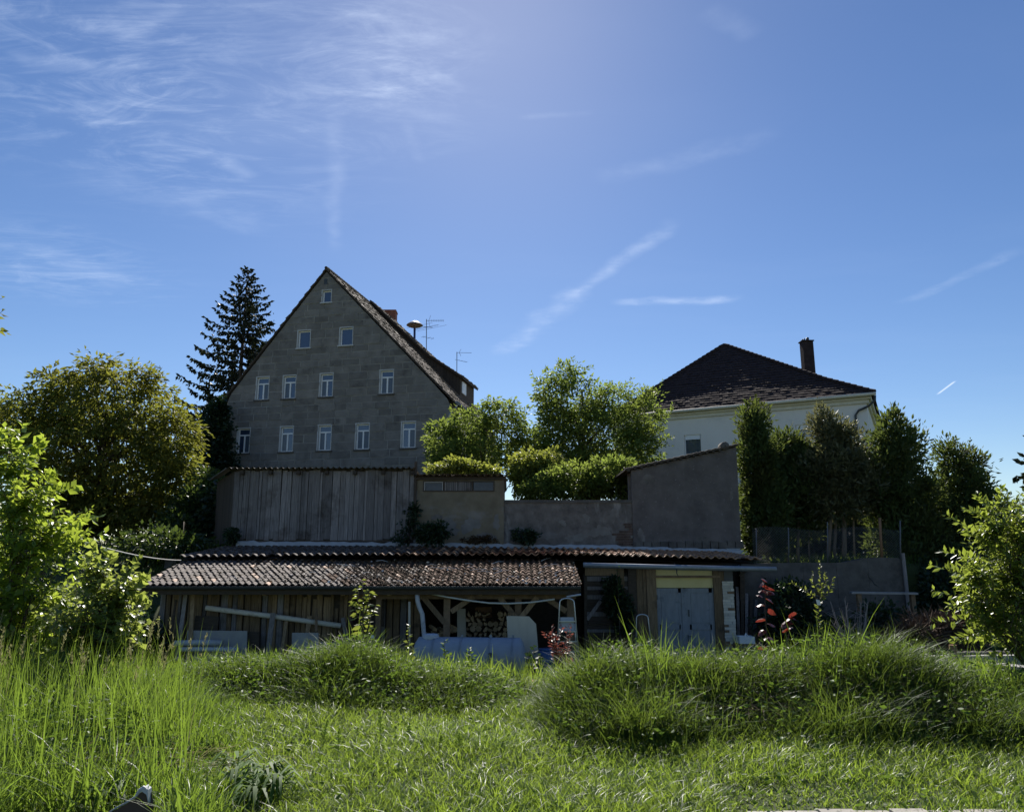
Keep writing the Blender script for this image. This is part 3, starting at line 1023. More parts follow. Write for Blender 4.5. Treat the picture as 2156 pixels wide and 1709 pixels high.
# brick chimney
Yc = 57.5
c0, c1 = W(803, 652, Yc), W(833, 652, Yc)
ch = MB(); ch.box((c0[0], Yc, c0[2] - 3.2), (c1[0], Yc + .9, c0[2] - .12)); chm = obj('chimney', ch, 'brick', house)
ch = MB(); ch.box((c0[0] - .04, Yc - .04, c0[2] - .12), (c1[0] + .04, Yc + .94, c0[2])); obj('chimney_cap', ch, 'brick', chm)
for r in range(13):
    for k in range(4):
        bw = (c1[0] - c0[0]) / 4
        x = c0[0] + k * bw + (bw / 2 if r % 2 else 0)
        b = MB(); b.box((x + .008, Yc - .012, c0[2] - .2 - r * .085), (min(x + bw - .008, c1[0]), Yc - .001, c0[2] - .13 - r * .085))
        obj('brick', b, 'brick', chm)


def antenna(name, label, px, y_top, y_base, Y, kind):
    b = W(px, y_base, Y); t = W(px, y_top, Y)
    th = thing(name, label, 'antenna', b)
    m_ = MB(); m_.tube([b - UP * .8, t], .028, 8); obj('mast', m_, 'darkmetal', th, True)
    dd = nrm(np.array([1, -.3, 0]))
    k = Y / FPX
    if kind == 'big':
        m_ = MB(); z = UP * -.12
        m_.tube([t + z, t + z + np.array([38 * k, 0, .02])], .016, 6)
        for i in range(8):
            x = t + z + np.array([(11 + i * 3.8) * k, 0, .0]); m_.tube([x + UP * .10, x - UP * .10], .008, 5)
        for s in (-1, 1):
            m_.tube([t + z + np.array([5 * k, 0, 0]), t + z + np.array([(9 if s > 0 else 7) * k, 0, s * 12 * k])], .012, 5)
        obj('yagi', m_, 'darkmetal', th)
        m_ = MB(); c = t - UP * 18 * k
        m_.tube([c + np.array([-15 * k, .6, 8 * k]), c, c + np.array([15 * k, -.6, -6 * k])], .022, 6)
        for o_, l_ in (((-15, 8), 30), ((0, 0), 29), ((2, -1.5), 29), ((15, -6), 34)):
            p_ = c + np.array([o_[0] * k, -o_[0] * .03, o_[1] * k])
            m_.tube([p_ + np.array([-l_ * k, 0, -l_ * .22 * k]), p_ + np.array([l_ * k * .9, 0, l_ * .2 * k])], .009, 5)
        obj('dipole', m_, 'darkmetal', th)
        m_ = MB(); c = t - UP * 41 * k
        m_.tube([c + np.array([-8 * k, 0, 1 * k]), c + np.array([17 * k, 0, -3.4 * k])], .012, 5)
        for x in (-8, -4, 6, 14):
            p_ = c + np.array([x * k, 0, -x * .2 * k]); m_.tube([p_ + np.array([-3 * k, 0, -2.4 * k]), p_ + np.array([3.5 * k, 0, 1.8 * k])], .008, 5)
        obj('small_yagi', m_, 'darkmetal', th)
    else:
        m_ = MB(); z = UP * -.05
        m_.tube([t + z, t + z + np.array([32 * k, 0, -.02])], .014, 6)
        for s in (-1, 1):
            m_.tube([t + z + np.array([5 * k, 0, 0]), t + z + np.array([7 * k, 0, s * 4 * k]), t + z + np.array([9 * k, 0, s * 8 * k])], .012, 5)
        obj('yagi', m_, 'darkmetal', th)
        m_ = MB(); c = t - UP * 18 * k
        m_.tube([c + np.array([-4 * k, 0, 1 * k]), c + np.array([22 * k, 0, -5 * k])], .011, 5)
        for x in (3, 9, 15, 20):
            p_ = c + np.array([x * k, 0, -x * .22 * k]); m_.tube([p_ + np.array([-3 * k, 0, .4 * k]), p_ + np.array([4 * k, 0, .4 * k])], .008, 5)
        obj('small_yagi', m_, 'darkmetal', th)


antenna('television_antenna', 'tall roof aerial with several crossed arms beside the mushroom siren', 898, 672, 764, 56, 'big')
antenna('television_antenna', 'short thin roof aerial alone at the low end of the stone house roof', 962, 741, 818, 58, 'small')
# siren
Ys = 56.0
b, t = W(873, 735, Ys), W(873, 687, Ys)
k = Ys / FPX
sr = thing('mushroom_siren', 'mushroom shaped warning siren on a blue pole above the house roof', 'siren', b)
m_ = MB(); m_.tube([b - UP * .9, t], .085, 12); obj('pole', m_, 'bluepaint', sr, True)
m_ = MB(); m_.lathe(t, [(.02, 12.0 * k), (5 * k, 11.4 * k), (10 * k, 9.2 * k), (15 * k, 5.6 * k), (17.6 * k, 3.0 * k), (18 * k, 2.4 * k)], 28); obj('cap', m_, 'sirentop', sr, True)
m_ = MB(); m_.lathe(t, [(18 * k, 2.0 * k), (15 * k, .3 * k), (9 * k, -2 * k), (4 * k, -3.2 * k), (2.6 * k, -4 * k)], 28); obj('horn', m_, 'sirenbelow', sr, True)

# ================================================================== the white house
C = W(1823, 833, 40)
WF = Frame((C[0], C[1], 0), 28.0)
wz = C[2]
wxl = WF.px(1290, 885)[0]
wh = thing('white_house', 'white rendered house under a dark hipped tile roof behind the tall thujas', 'house', WF.p(0, 0, 1.8))
WD = 11.0
ww_ = [(1457.5, 915, 968, 1.02), (1697, 893, 945, 1.15), (1600, 905, 957, 1.05)]
wr = []
for px_, yt, yb, wd in ww_:
    lx, z1 = WF.px(px_, yt); _, z0 = WF.px(px_, yb)
    wr.append((lx - wd / 2, lx + wd / 2, z1 - 1.55, z1))
wm = MB()
xs_ = sorted(wr)
cur = wxl
for x0, x1, z0, z1 in xs_:
    WF.box(wm, cur, x0, 0, .3, 1.5, wz)
    WF.box(wm, x0, x1, 0, .3, 1.5, z0); WF.box(wm, x0, x1, 0, .3, z1, wz)
    cur = x1
WF.box(wm, cur, 0, 0, .3, 1.5, wz)
WF.box(wm, -.3, 0, .302, WD, 1.5, wz); WF.box(wm, wxl, wxl + .3, .302, WD, 1.5, wz); WF.box(wm, wxl + .302, -.302, WD - .3, WD, 1.5, wz)
WF.box(wm, wxl + .302, -.302, .9, 1.0, 1.5, wz - .1)
obj('wall', wm, 'plaster', wh)
for i, (x0, x1, z0, z1) in enumerate(wr):
    mb = MB(); f = .06
    WF.box(mb, x0 + .002, x0 + f, .12, .2, z0, z1); WF.box(mb, x1 - f, x1 - .002, .12, .2, z0, z1); WF.box(mb, x0 + f, x1 - f, .12, .2, z0, z0 + f); WF.box(mb, x0 + f, x1 - f, .06, .2, z1 - .28, z1 - .002)
    wf = obj('window', mb, 'whitepaint', wh)
    mb = MB(); WF.box(mb, x0 + f, x1 - f, .15, .16, z0 + f, z1 - .28); obj('pane', mb, 'glass' if i != 1 else 'whitewood', wf)
    if i == 0:
        mb = MB()
        for k in range(9):
            WF.box(mb, x0 + f + .03 + k * .095, x0 + f + .10 + k * .095, .14, .149, z1 - 1.12 - .03 * (k % 2), z1 - 1.02)
        obj('lace_curtain', mb, 'curtain', wf)
    mb = MB(); WF.box(mb, x0 - .04, x1 + .04, -.06, .2, z0 - .05, z0 - .002); obj('sill', mb, 'concrete', wf)
cn = MB()
WF.box(cn, wxl - .12, .12, -.12, -.002, wz - .42, wz - .22); WF.box(cn, wxl - .25, .25, -.25, -.002, wz - .22, wz + .02)
WF.box(cn, .002, .12, .002, WD, wz - .42, wz - .22); WF.box(cn, .002, .25, .002, WD, wz - .22, wz + .02)
obj('cornice', cn, 'cornice', wh)
ap = W(1525, 727, 48.5)
ov = .42
e0 = WF.p(wxl - ov, -ov, wz + .06); e1 = WF.p(ov, -ov, wz + .06)
e2 = WF.p(ov, WD + ov, wz + .06); e3 = WF.p(wxl - ov, WD + ov, wz + .06)
ap2 = ap + WF.a * .6
rm = MB()
kn = lambda a, b, t, dz: a + (b - a) * t - UP * dz
# hip edges are flared a little towards the eaves
k1 = kn(e1, ap, .28, .16); k0 = kn(e0, ap, .28, .16); k2 = kn(e2, ap2, .28, .16); k3 = kn(e3, ap2, .28, .16)
rm.add([e0, e1, e2, e3, k0, k1, k2, k3, ap, ap2], [(0, 1, 5, 4), (4, 5, 8), (1, 2, 6, 5), (5, 6, 9, 8), (2, 3, 7, 6), (6, 7, 9), (3, 0, 4, 7), (7, 4, 8, 9), (0, 3, 2, 1)])
wrf = obj('roof', rm, 'darktile', wh)
# tiles of the hip facing the garden, course by course


def tri_tiles(A, B, K0, K1, Apx, row, tw, seed, mat, parent, name):
    rg = np.random.default_rng(seed)
    mb = MB()

    def edge(t, side):
        a, k = (A, K0) if side == 0 else (B, K1)
        if t < .28: return a + (k - a) * (t / .28)
        return k + (Apx - k) * ((t - .28) / .72)
    H = np.linalg.norm((A + B) / 2 - Apx)
    n = int(H / row)
    for i in range(n):
        t0, t1 = i / n, (i + 1) / n
        l0, r0, l1, r1 = edge(t0, 0), edge(t0, 1), edge(t1, 0), edge(t1, 1)
        w = np.linalg.norm(r0 - l0); m_ = max(1, int(w / tw))
        nn = nrm(np.cross(r0 - l0, l1 - l0)); nn = nn if nn[2] > 0 else -nn
        off = .5 if i % 2 else 0
        for j in range(m_ + 1):
            a, b = np.clip((j - off) / m_, 0, 1), np.clip((j + 1 - off) / m_, 0, 1)
            if b - a < .01 / m_: continue
            h = .05 + rg.normal() * .012
            dn = nrm(l0 - l1) * (.02 + rg.normal() * .008)
            p = l0 + (r0 - l0) * a + nn * h + dn; q_ = l0 + (r0 - l0) * (b - .03 / m_) + nn * h + dn
            r_ = l1 + (r1 - l1) * (b - .03 / m_) + nn * .012; s_ = l1 + (r1 - l1) * a + nn * .012
            mb.add([p, q_, r_, s_, p - nn * h, q_ - nn * h], [(0, 1, 2, 3), (4, 5, 1, 0), (0, 3, 4), (1, 5, 2)])
    obj(name, mb, mat, parent, kind='stuff')


tri_tiles(e0, e1, k0, k1, ap, .29, .30, 8, 'darktile', wrf, 'roof_tile_course')
hr = MB()
for path in ([ap, k1, e1], [ap, k0, e0], [ap, ap2]):
    for a, b in zip(path, path[1:]):
        L_ = np.linalg.norm(b - a); n = max(1, int(L_ / .36)); dd = (b - a) / n
        for i in range(n):
            p = a + dd * i + UP * .05
            hr.tube([p, p + dd * 1.12], [.10, .145], 7)
obj('hip_tile_course', hr, 'darktile', wrf, kind='stuff')
# snow guard: rails and short bars on brackets
sg0 = WF.px(1400, 853, .0); sg1 = WF.px(1562, 837, .0)
def on_eave(px_, py_):
    lx, lz = WF.px(px_, py_, 1.0)
    return WF.p(lx, 1.0, lz)
A_, B_ = on_eave(1396, 851), on_eave(1562, 838)
sg = MB()
for h in (0, .16, .30):
    sg.tube([A_ + UP * h, B_ + UP * h], .016, 6)
n = 56
for i in range(n + 1):
    p = A_ + (B_ - A_) * i / n
    sg.tube([p, p + UP * .30], .011, 4)
for i in range(5):
    p = A_ + (B_ - A_) * (i + .5) / 5
    sg.beam(p + UP * .1, p - UP * .35 + WF.a * .1, .05, .03)
obj('snow_guard', sg, 'zinc', wrf)
gm = MB(); gm.tube([WF.p(wxl - .3, -.50, wz - .02), WF.p(.52, -.50, wz - .02)], .085, 10); obj('gutter', gm, 'cornice', wh, True)
gm = MB(); gm.tube([WF.p(.46, -.4, wz - .10), WF.p(.44, -.36, wz - .34), WF.p(.1, -.22, wz - .62), WF.p(-.42, -.12, wz - .80), WF.p(-.6, -.1, wz - 1.05), WF.p(-.6, -.1, 2)], .06, 10); obj('downpipe', gm, 'darkmetal', wh, True)
Yk = 46.5
c0, c1 = W(1690, 718, Yk), W(1712, 718, Yk)
ch = MB(); ch.box((c0[0], Yk, c0[2] - 3.6), (c1[0], Yk + .55, c0[2])); chm = obj('chimney', ch, 'darktile', wh)
ch = MB(); ch.box((c0[0] - .06, Yk - .06, c0[2]), (c1[0] + .05, Yk + .61, c0[2] + .07)); obj('chimney_cap', ch, 'darktile', chm)
for dx_, r_, h_ in ((.12, .05, .14), (.24, .04, .2), (.44, .10, .24)):
    ch = MB(); ch.tube([(c0[0] + dx_, Yk + .3, c0[2] + .07), (c0[0] + dx_, Yk + .3, c0[2] + .07 + h_)], r_, 10); obj('chimney_pot', ch, 'darkmetal', chm, True)

# ================================================================== upper row of barns and walls on the terrace edge
YW = 26.0
barn = thing('plank_barn', 'weathered grey barn of upright planks under a corrugated roof', 'barn', W(680, 1140, YW))
zt, zb = W(600, 987, YW)[2], W(600, 1137, YW)[2]
xa, xb = W(489, 1060, YW)[0], W(871, 1060, YW)[0]
rgp = np.random.default_rng(3)
bk = MB(); bk.box((xa + .03, YW + .06, zb - .1), (xb, YW + .12, zt - .03)); obj('wall', bk, 'darkwood', barn)
x = xa
while x < xb - .05:
    w_ = rgp.choice([.09, .12, .15, .18, .21, .24]) * rgp.uniform(.92, 1.1)
    w_ = min(w_, xb - x)
    pr = rgp.choice([0, .0, .02, .032])
    mb = MB()
    top = zt - rgp.uniform(.02, .12); bot = zb + rgp.uniform(-.04, .05)
    y0 = YW + .03 - pr
    tl = rgp.normal() * .012
    mb.prism([(x + .004, y0, bot), (x + w_ - .008, y0, bot + rgp.normal() * .01), (x + w_ - .008 + tl, y0 + rgp.normal() * .004, top), (x + .004 + tl, y0, top)], (0, .026, 0))
    obj('plank', mb, 'greywood', barn)
    x += w_
# side wall running back; darker wood stands in for shadow on this side
A1 = np.array([xa, YW + .03, 0]); A2 = W(455, 1060, 30.0); A2[2] = 0
dv = A2 - A1; Ls = np.linalg.norm(dv); dn_ = dv / Ls
s_ = 0.05
while s_ < Ls:
    w_ = rgp.uniform(.14, .26)
    mb = MB(); p = A1 + dn_ * s_; q_ = A1 + dn_ * (s_ + w_ - .012)
    mb.prism([p + UP * (zb - .1), q_ + UP * (zb - .1), q_ + UP * (zt - .06), p + UP * (zt - .06)], np.array([.02, .0, 0]))
    obj('plank', mb, 'darkwood', barn)
    s_ += w_
bm = MB()
for k in range(7):
    xx = xa + .3 + k * (xb - xa - .4) / 6
    bm.box((xx - .06, YW - .16, zt - .2), (xx + .06, YW + .1, zt - .08))
obj('rafter_end', bm, 'darkwood', barn)
G = []
xs_ = np.arange(xa - .25, xb + .05, .022)
rl = [(YW - .22, 0), (YW + 4.5, -.35)]
for y_, dz in rl:
    G.append([(x_ - (.35 if y_ > YW and x_ < xa else 0) * 0, y_, zt + .02 + dz + .028 * math.sin(x_ * 2 * math.pi / .20)) for x_ in xs_])
cm = MB(); cm.grid(G); cm.grid([[(a, b, c - .012) for a, b, c in r] for r in G])
obj('roof', cm, 'corrug', barn, True)
cm = MB()
for k in range(14):
    p = A1 + dn_ * (k * Ls / 14); q_ = A1 + dn_ * ((k + .92) * Ls / 14)
    o_ = nrm(np.array([-dn_[1], dn_[0], 0]))
    o_ = o_ if o_[0] < 0 else -o_
    cm.prism([p + o_ * .32 + UP * (zt - .02), q_ + o_ * .32 + UP * (zt - .02), q_ + UP * (zt + .05), p + UP * (zt + .05)], UP * .03)
obj('eave_board', cm, 'corrug', barn)
cm = MB(); cm.box((xa - .02, YW - .07, zb - .06), (xb, YW + .14, zb - .005)); obj('ground_sill', cm, 'darkwood', barn)
cm = MB(); pp = W(878, 985, YW); cm.tube([(xb + .05, YW - .05, zb), (xb + .05, YW - .05, zt + .25)], .05, 8); obj('corner_post', cm, 'darkwood', barn)

# low rendered outbuilding with a window strip
ob = thing('outbuilding', 'low ochre rendered outbuilding with a narrow window strip', 'outbuilding', W(965, 1140, YW))
x0, x1 = W(873, 1060, YW)[0] + .07, W(1061, 1060, YW)[0]
zt2 = W(960, 1010, YW)[2]
wx0, wx1 = W(891, 1020, YW)[0], W(1041, 1020, YW)[0]
wz0, wz1 = W(960, 1034.5, YW)[2], W(960, 1012, YW)[2]
zb2 = 1.6
mb = MB()
mb.box((x0, YW, zb2), (x1, YW + .25, wz0)); mb.box((x0, YW, wz0), (wx0, YW + .25, zt2)); mb.box((wx1, YW, wz0), (x1, YW + .25, zt2)); mb.box((wx0, YW, wz1), (wx1, YW + .25, zt2))
mb.box((x1 - .25, YW + .252, zb2), (x1, YW + 3.5, zt2)); mb.box((x0, YW + .252, zb2), (x0 + .2, YW + 3.5, zt2)); mb.box((x0 + .2, YW + 3.3, zb2), (x1 - .25, YW + 3.5, zt2))
obj('wall', mb, 'render_ochre', ob)
fr = MB(); f = .035
cuts = [wx0, W(935, 1020, YW)[0], W(995, 1020, YW)[0], wx1]
fr.box((wx0, YW - .03, wz0), (wx1, YW + .06, wz0 + f)); fr.box((wx0, YW - .03, wz1 - f), (wx1, YW + .06, wz1))
for c in cuts:
    c = min(max(c, wx0 + f / 2), wx1 - f / 2); fr.box((c - f / 2, YW - .028, wz0 + f), (c + f / 2, YW + .06, wz1 - f))
st = obj('window_strip', fr, 'darkwood', ob)
for k in (0, 2):
    mb = MB(); mb.box((cuts[k] + f, YW + .02, wz0 + f), (cuts[k + 1] - f, YW + .03, wz1 - f)); obj('pane', mb, 'dullglass', st)
mb = MB(); fx0 = cuts[0] + f; mb.box((fx0, YW - .022, wz0 + f), (fx0 + .03, YW + .01, wz1 - f)); mb.box((cuts[1] - f - .03, YW - .022, wz0 + f), (cuts[1] - f, YW + .01, wz1 - f)); mb.box((fx0 + .03, YW - .022, wz1 - f - .03), (cuts[1] - f - .03, YW + .01, wz1 - f)); obj('casement', mb, 'greyboard', st)
n = 15
for k in range(n):
    xx = cuts[1] + f / 2 + (cuts[2] - cuts[1] - f) * (k + .1) / n
    mb = MB(); mb.box((xx, YW + .0, wz0 + f), (xx + (cuts[2] - cuts[1] - f) / n * .66, YW + .025, wz1 - f)); obj('slat', mb, 'greywood', st)
mb = MB(); mb.box((cuts[1], YW + .05, wz0 + f), (cuts[2], YW + .055, wz1 - f)); obj('dark_lining', mb, 'darkmetal', st)
mb = MB(); mb.box((x0 - .05, YW - .1, zt2 + .003), (x1 + .03, YW - .02, zt2 + .10)); obj('fascia', mb, 'darkwood', ob)
G = []
xs_ = np.arange(x0 - .1, x1 + .08, .03)
for y_, dz in ((YW - .25, 0), (YW + 3.6, -.2)):
    G.append([(x_, y_, zt2 + .14 + dz + .03 * math.sin(x_ * 2 * math.pi / .22)) for x_ in xs_])
mb = MB(); mb.grid(G); mb.grid([[(a, b, c - .02) for a, b, c in r] for r in G]); obf = obj('roof', mb, 'corrug', ob, True)
rgm = np.random.default_rng(8)
P_ = np.stack([rgm.uniform(x0 - .1, x1, 900), YW + rgm.uniform(-.25, .25, 900), np.full(900, zt2 + .15)], 1)
D_ = rgm.normal(size=(900, 3)) * .6 + np.array([0, -.3, .1])
V_, F_ = leaves(P_, D_, .07, .05, .2, rgm)
npobj('roof_moss', V_, F_, 'moss', obf, kind='stuff')

# garden wall between, rough old render with a patch of bare brick
gw = thing('garden_wall', 'long low garden wall of crumbling rough render with bare bricks at one end', 'wall', W(1195, 1140, YW + .05))
gx0, gx1 = x1 + .004, W(1331, 1060, YW)[0]
gz = W(1195, 1052, YW)[2]
mb = MB(); mb.box((gx0, YW + .04, 1.5), (gx1, YW + .34, gz - .1)); obj('wall', mb, 'render', gw)
mb = MB(); mb.box((gx0, YW + .0, gz - .1), (gx1, YW + .38, gz)); obj('coping', mb, 'concrete', gw)
bx0, bx1 = W(1284, 1110, YW)[0], gx1
for r in range(9):
    zz = W(1300, 1148, YW)[2] + r * .085
    lim = bx0 + (.25 * rgm.random() if r < 6 else .3 + .08 * r * rgm.random()) + (.1 if r % 2 else 0)
    xx = lim
    while xx < bx1 - .05:
        b = MB(); wq = min(.23, bx1 - xx - .01)
        b.box((xx, YW + .018 + rgm.uniform(-.008, .012), zz), (xx + wq, YW + .038, zz + .07)); obj('brick', b, 'flake' if rgm.random() < .15 else 'oldbrick', gw)
        xx += .242

def patch(cx, cy, rx, ry, y0, mat, parent, seed, name='plaster_patch'):
    rg = np.random.default_rng(seed)
    n = 30
    pts = []
    ph = rg.uniform(0, 6.28, 4)
    for k_ in range(n):
        a_ = 2 * math.pi * k_ / n
        r_ = .8 + .22 * math.sin(2 * a_ + ph[0]) + .14 * math.sin(3 * a_ + ph[1]) + .09 * math.sin(7 * a_ + ph[2]) + rg.normal() * .05
        pts.append(W(cx + math.cos(a_) * rx * r_, cy + math.sin(a_) * ry * r_, y0))
    m_ = MB(); m_.prism(pts, (0, .012, 0)); obj(name, m_, mat, parent)


for i_, (a_, b2_, rx, ry) in enumerate(((1262, 1118, 22, 16), (1150, 1128, 26, 10), (1215, 1132, 30, 8), (1290, 1085, 9, 14), (1100, 1118, 14, 10), (1235, 1090, 8, 12), (1185, 1100, 10, 7))):
    patch(a_, b2_, rx, ry, YW + .034, 'flake', gw, 60 + i_)
for i_, (a_, b2_, rx, ry, mt) in enumerate(((945, 1112, 30, 18, 'flake'), (990, 1105, 22, 20, 'flake'), (1025, 1128, 26, 8, 'render'), (920, 1088, 12, 8, 'render'), (1045, 1100, 10, 16, 'flake'))):
    patch(a_, b2_, rx, ry, YW - .005, mt, ob, 80 + i_)
# skillion shed, blank gable end
sk = thing('skillion_shed', 'tall blank rendered shed wall with a sloping tiled edge rising to the white house', 'shed', W(1445, 1150, YW))
a, b_, c, d = W(1332, 990, YW), W(1550, 941, YW), W(1561, 1152, YW), W(1334, 1152, YW)
a[0] = d[0] = gx1 + .003
mb = MB(); mb.prism([a, b_, c, d], (0, .25, 0)); obj('wall', mb, 'render_dark', sk)
mb = MB(); mb.prism([b_ + (0, .252, 0), c + (0, .252, 0), c + (0, 5, 0), b_ + (0, 5, 0)], (-.25, 0, 0)); obj('side_wall', mb, 'render_dark', sk)
e_, f_ = W(1316, 990, YW - .12), W(1556, 937, YW - .12)
mb = MB(); mb.prism([e_, f_, f_ + UP * .05, e_ + UP * .05], (0, 5.4, 0)); skr = obj('roof', mb, 'darkwood', sk)
mb = MB(); fm = W(1326, 1015, YW + .6)
mb.box((a[0] + .02, YW + .9, 2.0), (a[0] + .14, YW + 1.02, a[2] - .02)); obj('post', mb, 'greywood', sk)
mb = MB(); mb.prism([a + np.array([.3, .26, -.05]), a + np.array([.3, .26, -3]), a + np.array([.3, 5, -3]), a + np.array([.3, 5, -.05])], (.1, 0, 0)); obj('inner_wall', mb, 'darkwood', sk)
dvv = (f_ - e_); ntl = 17
for k in range(ntl):
    p = e_ + dvv * k / ntl + UP * .055
    t_ = MB(); u_ = dvv / ntl
    for q in range(3):
        t_.lathe(p + u_ * .5 + np.array([0, .06 + q * .34, .012 * 0]), [(.03, 0), (.085, 0), (.10, .02), (.10, .34), (.085, .34)], 7, nrm(u_) * 1.25, UP * .34, np.array([0, 1., 0]))
    obj('roof_tile', t_, 'oldtile', skr)
mb = MB(); mb.grid([[e_ + UP * .06 + (0, .3, 0), f_ + UP * .06 + (0, .3, 0)], [e_ + UP * .06 + (0, 5.4, 0), f_ + UP * .06 + (0, 5.4, 0)]]); obj('roof_felt', mb, 'oldtile', skr)
rgd = np.random.default_rng(4)
for k in range(16):
    p = e_ + dvv * (k + .6) / 17.5 - UP * .005
    mb = MB(); mb.box(p - (.05, 0, rgd.uniform(.03, .07)), p + (.03, .12, -.001)); obj('tile_nib', mb, 'darkwood', skr)
p = W(1527, 938, YW - .1)
mb = MB(); mb.lathe(p, [(.02, 0), (.13, 0), (.15, .03), (.15, .42), (.13, .45), (.02, .45)], 12, np.array([1., 0, 0]), UP, np.array([0, 1., 0])); obj('ridge_cap', mb, 'concrete', skr, True)
for i_, (a_, b2_, rx, ry) in enumerate(((1350, 1128, 12, 14), (1480, 1135, 26, 6), (1540, 1040, 6, 14), (1365, 1010, 22, 10))):
    patch(a_, b2_, rx, ry, YW - .005, 'render', sk, 120 + i_)
# rough stone footing and the pale strip of mortar above the workshop roof
ft = thing('wall_footing', 'rough stone footing with a pale mortar strip along the workshop roof', 'footing', W(1030, 1150, YW - .1))
def strip(name, pts_top, pts_bot, y0, mat, amp, seed):
    rg = np.random.default_rng(seed)
    n = 90
    xs = np.linspace(pts_top[0][0], pts_top[-1][0], n)
    top = np.interp(xs, [p[0] for p in pts_top], [p[1] for p in pts_top]); bot = np.interp(xs, [p[0] for p in pts_bot], [p[1] for p in pts_bot])
    mb = MB(); G = []
    tw = [W(x_, t_ + rg.normal() * amp, y0) for x_, t_ in zip(xs, top)]; bw = [W(x_, b_, y0) for x_, b_ in zip(xs, bot)]
    mid = [(p + q) / 2 - np.array([0, .02 + rg.uniform(0, .03), 0]) for p, q in zip(tw, bw)]
    mb.grid([[p + (0, .12, 0) for p in tw], tw, mid, bw])
    obj(name, mb, mat, ft, True)
strip('mortar_strip', [(497, 1139), (760, 1141), (880, 1143), (955, 1143), (1250, 1147), (1330, 1150), (1560, 1157)], [(497, 1160), (1560, 1176)], YW - .10, 'mortarstrip', 1.0, 2)
for k in range(13):
    p0, p1 = 1338 + k * 17.6, 1338 + (k + 1) * 17.6
    s0 = W(p0, 1139 + rgd.uniform(-1, 2), YW - .07); s1 = W(p1 - 1, 1154, YW - .07)
    mb = MB(); mb.prism([s0, (s1[0], s0[1], s0[2] + rgd.normal() * .02), (s1[0] + rgd.normal() * .02, s1[1], s1[2]), (s0[0], s0[1], s1[2])], (0, .12, 0)); obj('stone', mb, 'concrete', ft)

# ================================================================== the woodshed and the workshop below the terrace
GZ = -1.39
ye, yt_ = 19.8, 22.6
ez = W(760, 1233, ye)[2]; tz = W(800, 1180, yt_)[2]
xl, xr = W(292, 1236, ye)[0], W(1224, 1236, ye)[0]
alpha = math.atan2(tz - ez, yt_ - ye)


def pantile(w, L_, amp, thick=.018, rough=0.0, seed=0):
    """one S-shaped roof tile, lower end raised, real thickness"""
    rg = np.random.default_rng(seed)
    n = 7
    mb = MB(); rows_ = []
    for y_, zz in ((0, .042), (L_, 0)):
        rows_.append([(-w / 2 + w * 1.06 * i / n, y_ + rg.normal() * .004, zz + amp * math.sin(2 * math.pi * i / n + .5) + rg.normal() * rough) for i in range(n + 1)])
    mb.grid(rows_)
    lo = [(x_, y_ + .002, z_ - thick - .012) for x_, y_, z_ in rows_[0]]
    mb.grid([rows_[0], lo])
    mb.grid([lo, [(x_, y_, z_ - thick) for x_, y_, z_ in rows_[1]]])
    return mb


shed = thing('woodshed', 'open fronted woodshed with plank wall under a low mossy pantile roof', 'shed', ((xl + xr) / 2, 21, GZ))
under = MB()
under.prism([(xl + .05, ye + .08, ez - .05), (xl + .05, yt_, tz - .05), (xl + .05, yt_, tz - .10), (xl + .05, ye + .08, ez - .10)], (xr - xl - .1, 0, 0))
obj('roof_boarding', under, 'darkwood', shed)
TW, ROW = .170, .30
ncol = int(round((xr - xl) / TW)); TWa = (xr - xl) / ncol
tvar = {m_: [mesh_only('roof_tile', pantile(TWa, .38, .028, seed=s), m_) for s in range(3)] for m_ in ('paletile', 'mosstile', 'clay')}
tgeo = [pantile(TWa, .38, .028, seed=s) for s in range(3)]
rgt = np.random.default_rng(21)
nrow = int((yt_ - ye) / math.cos(alpha) / ROW) + 1
count = 0
far = {m_: MB() for m_ in tvar}


def rot_add(mb, src, org, al, rz=0):
    V = src.arr()
    ca, sa = math.cos(al), math.sin(al)
    V2 = np.stack([V[:, 0], V[:, 1] * ca - V[:, 2] * sa, V[:, 1] * sa + V[:, 2] * ca], 1) + np.asarray(org)
    mb.add(V2, src.f)


for r in range(nrow):
    for c in range(ncol):
        s_ = r * ROW
        fx_ = (c + .5) / ncol
        moss = fx_ + rgt.normal() * .10 > .52
        m_ = 'mosstile' if moss else 'paletile'
        if rgt.random() < .05: m_ = 'clay'
        org = (xl + (c + .5) * TWa + rgt.normal() * .004, ye + s_ * math.cos(alpha), ez + s_ * math.sin(alpha) + .004 + .018 * math.sin(fx_ * 9) * (1 if r < 9 else .5) + rgt.normal() * .004)
        k = rgt.integers(3)
        if count < 300:
            inst('roof_tile', tvar[m_][k], shed, org, (alpha + rgt.normal() * .02, rgt.normal() * .02, rgt.normal() * .02))
            count += 1
        else:
            rot_add(far[m_], tgeo[k], org, alpha + rgt.normal() * .02)
for m_, mb in far.items():
    if mb.n: obj('upper_tile_course', mb, m_, shed, kind='stuff')
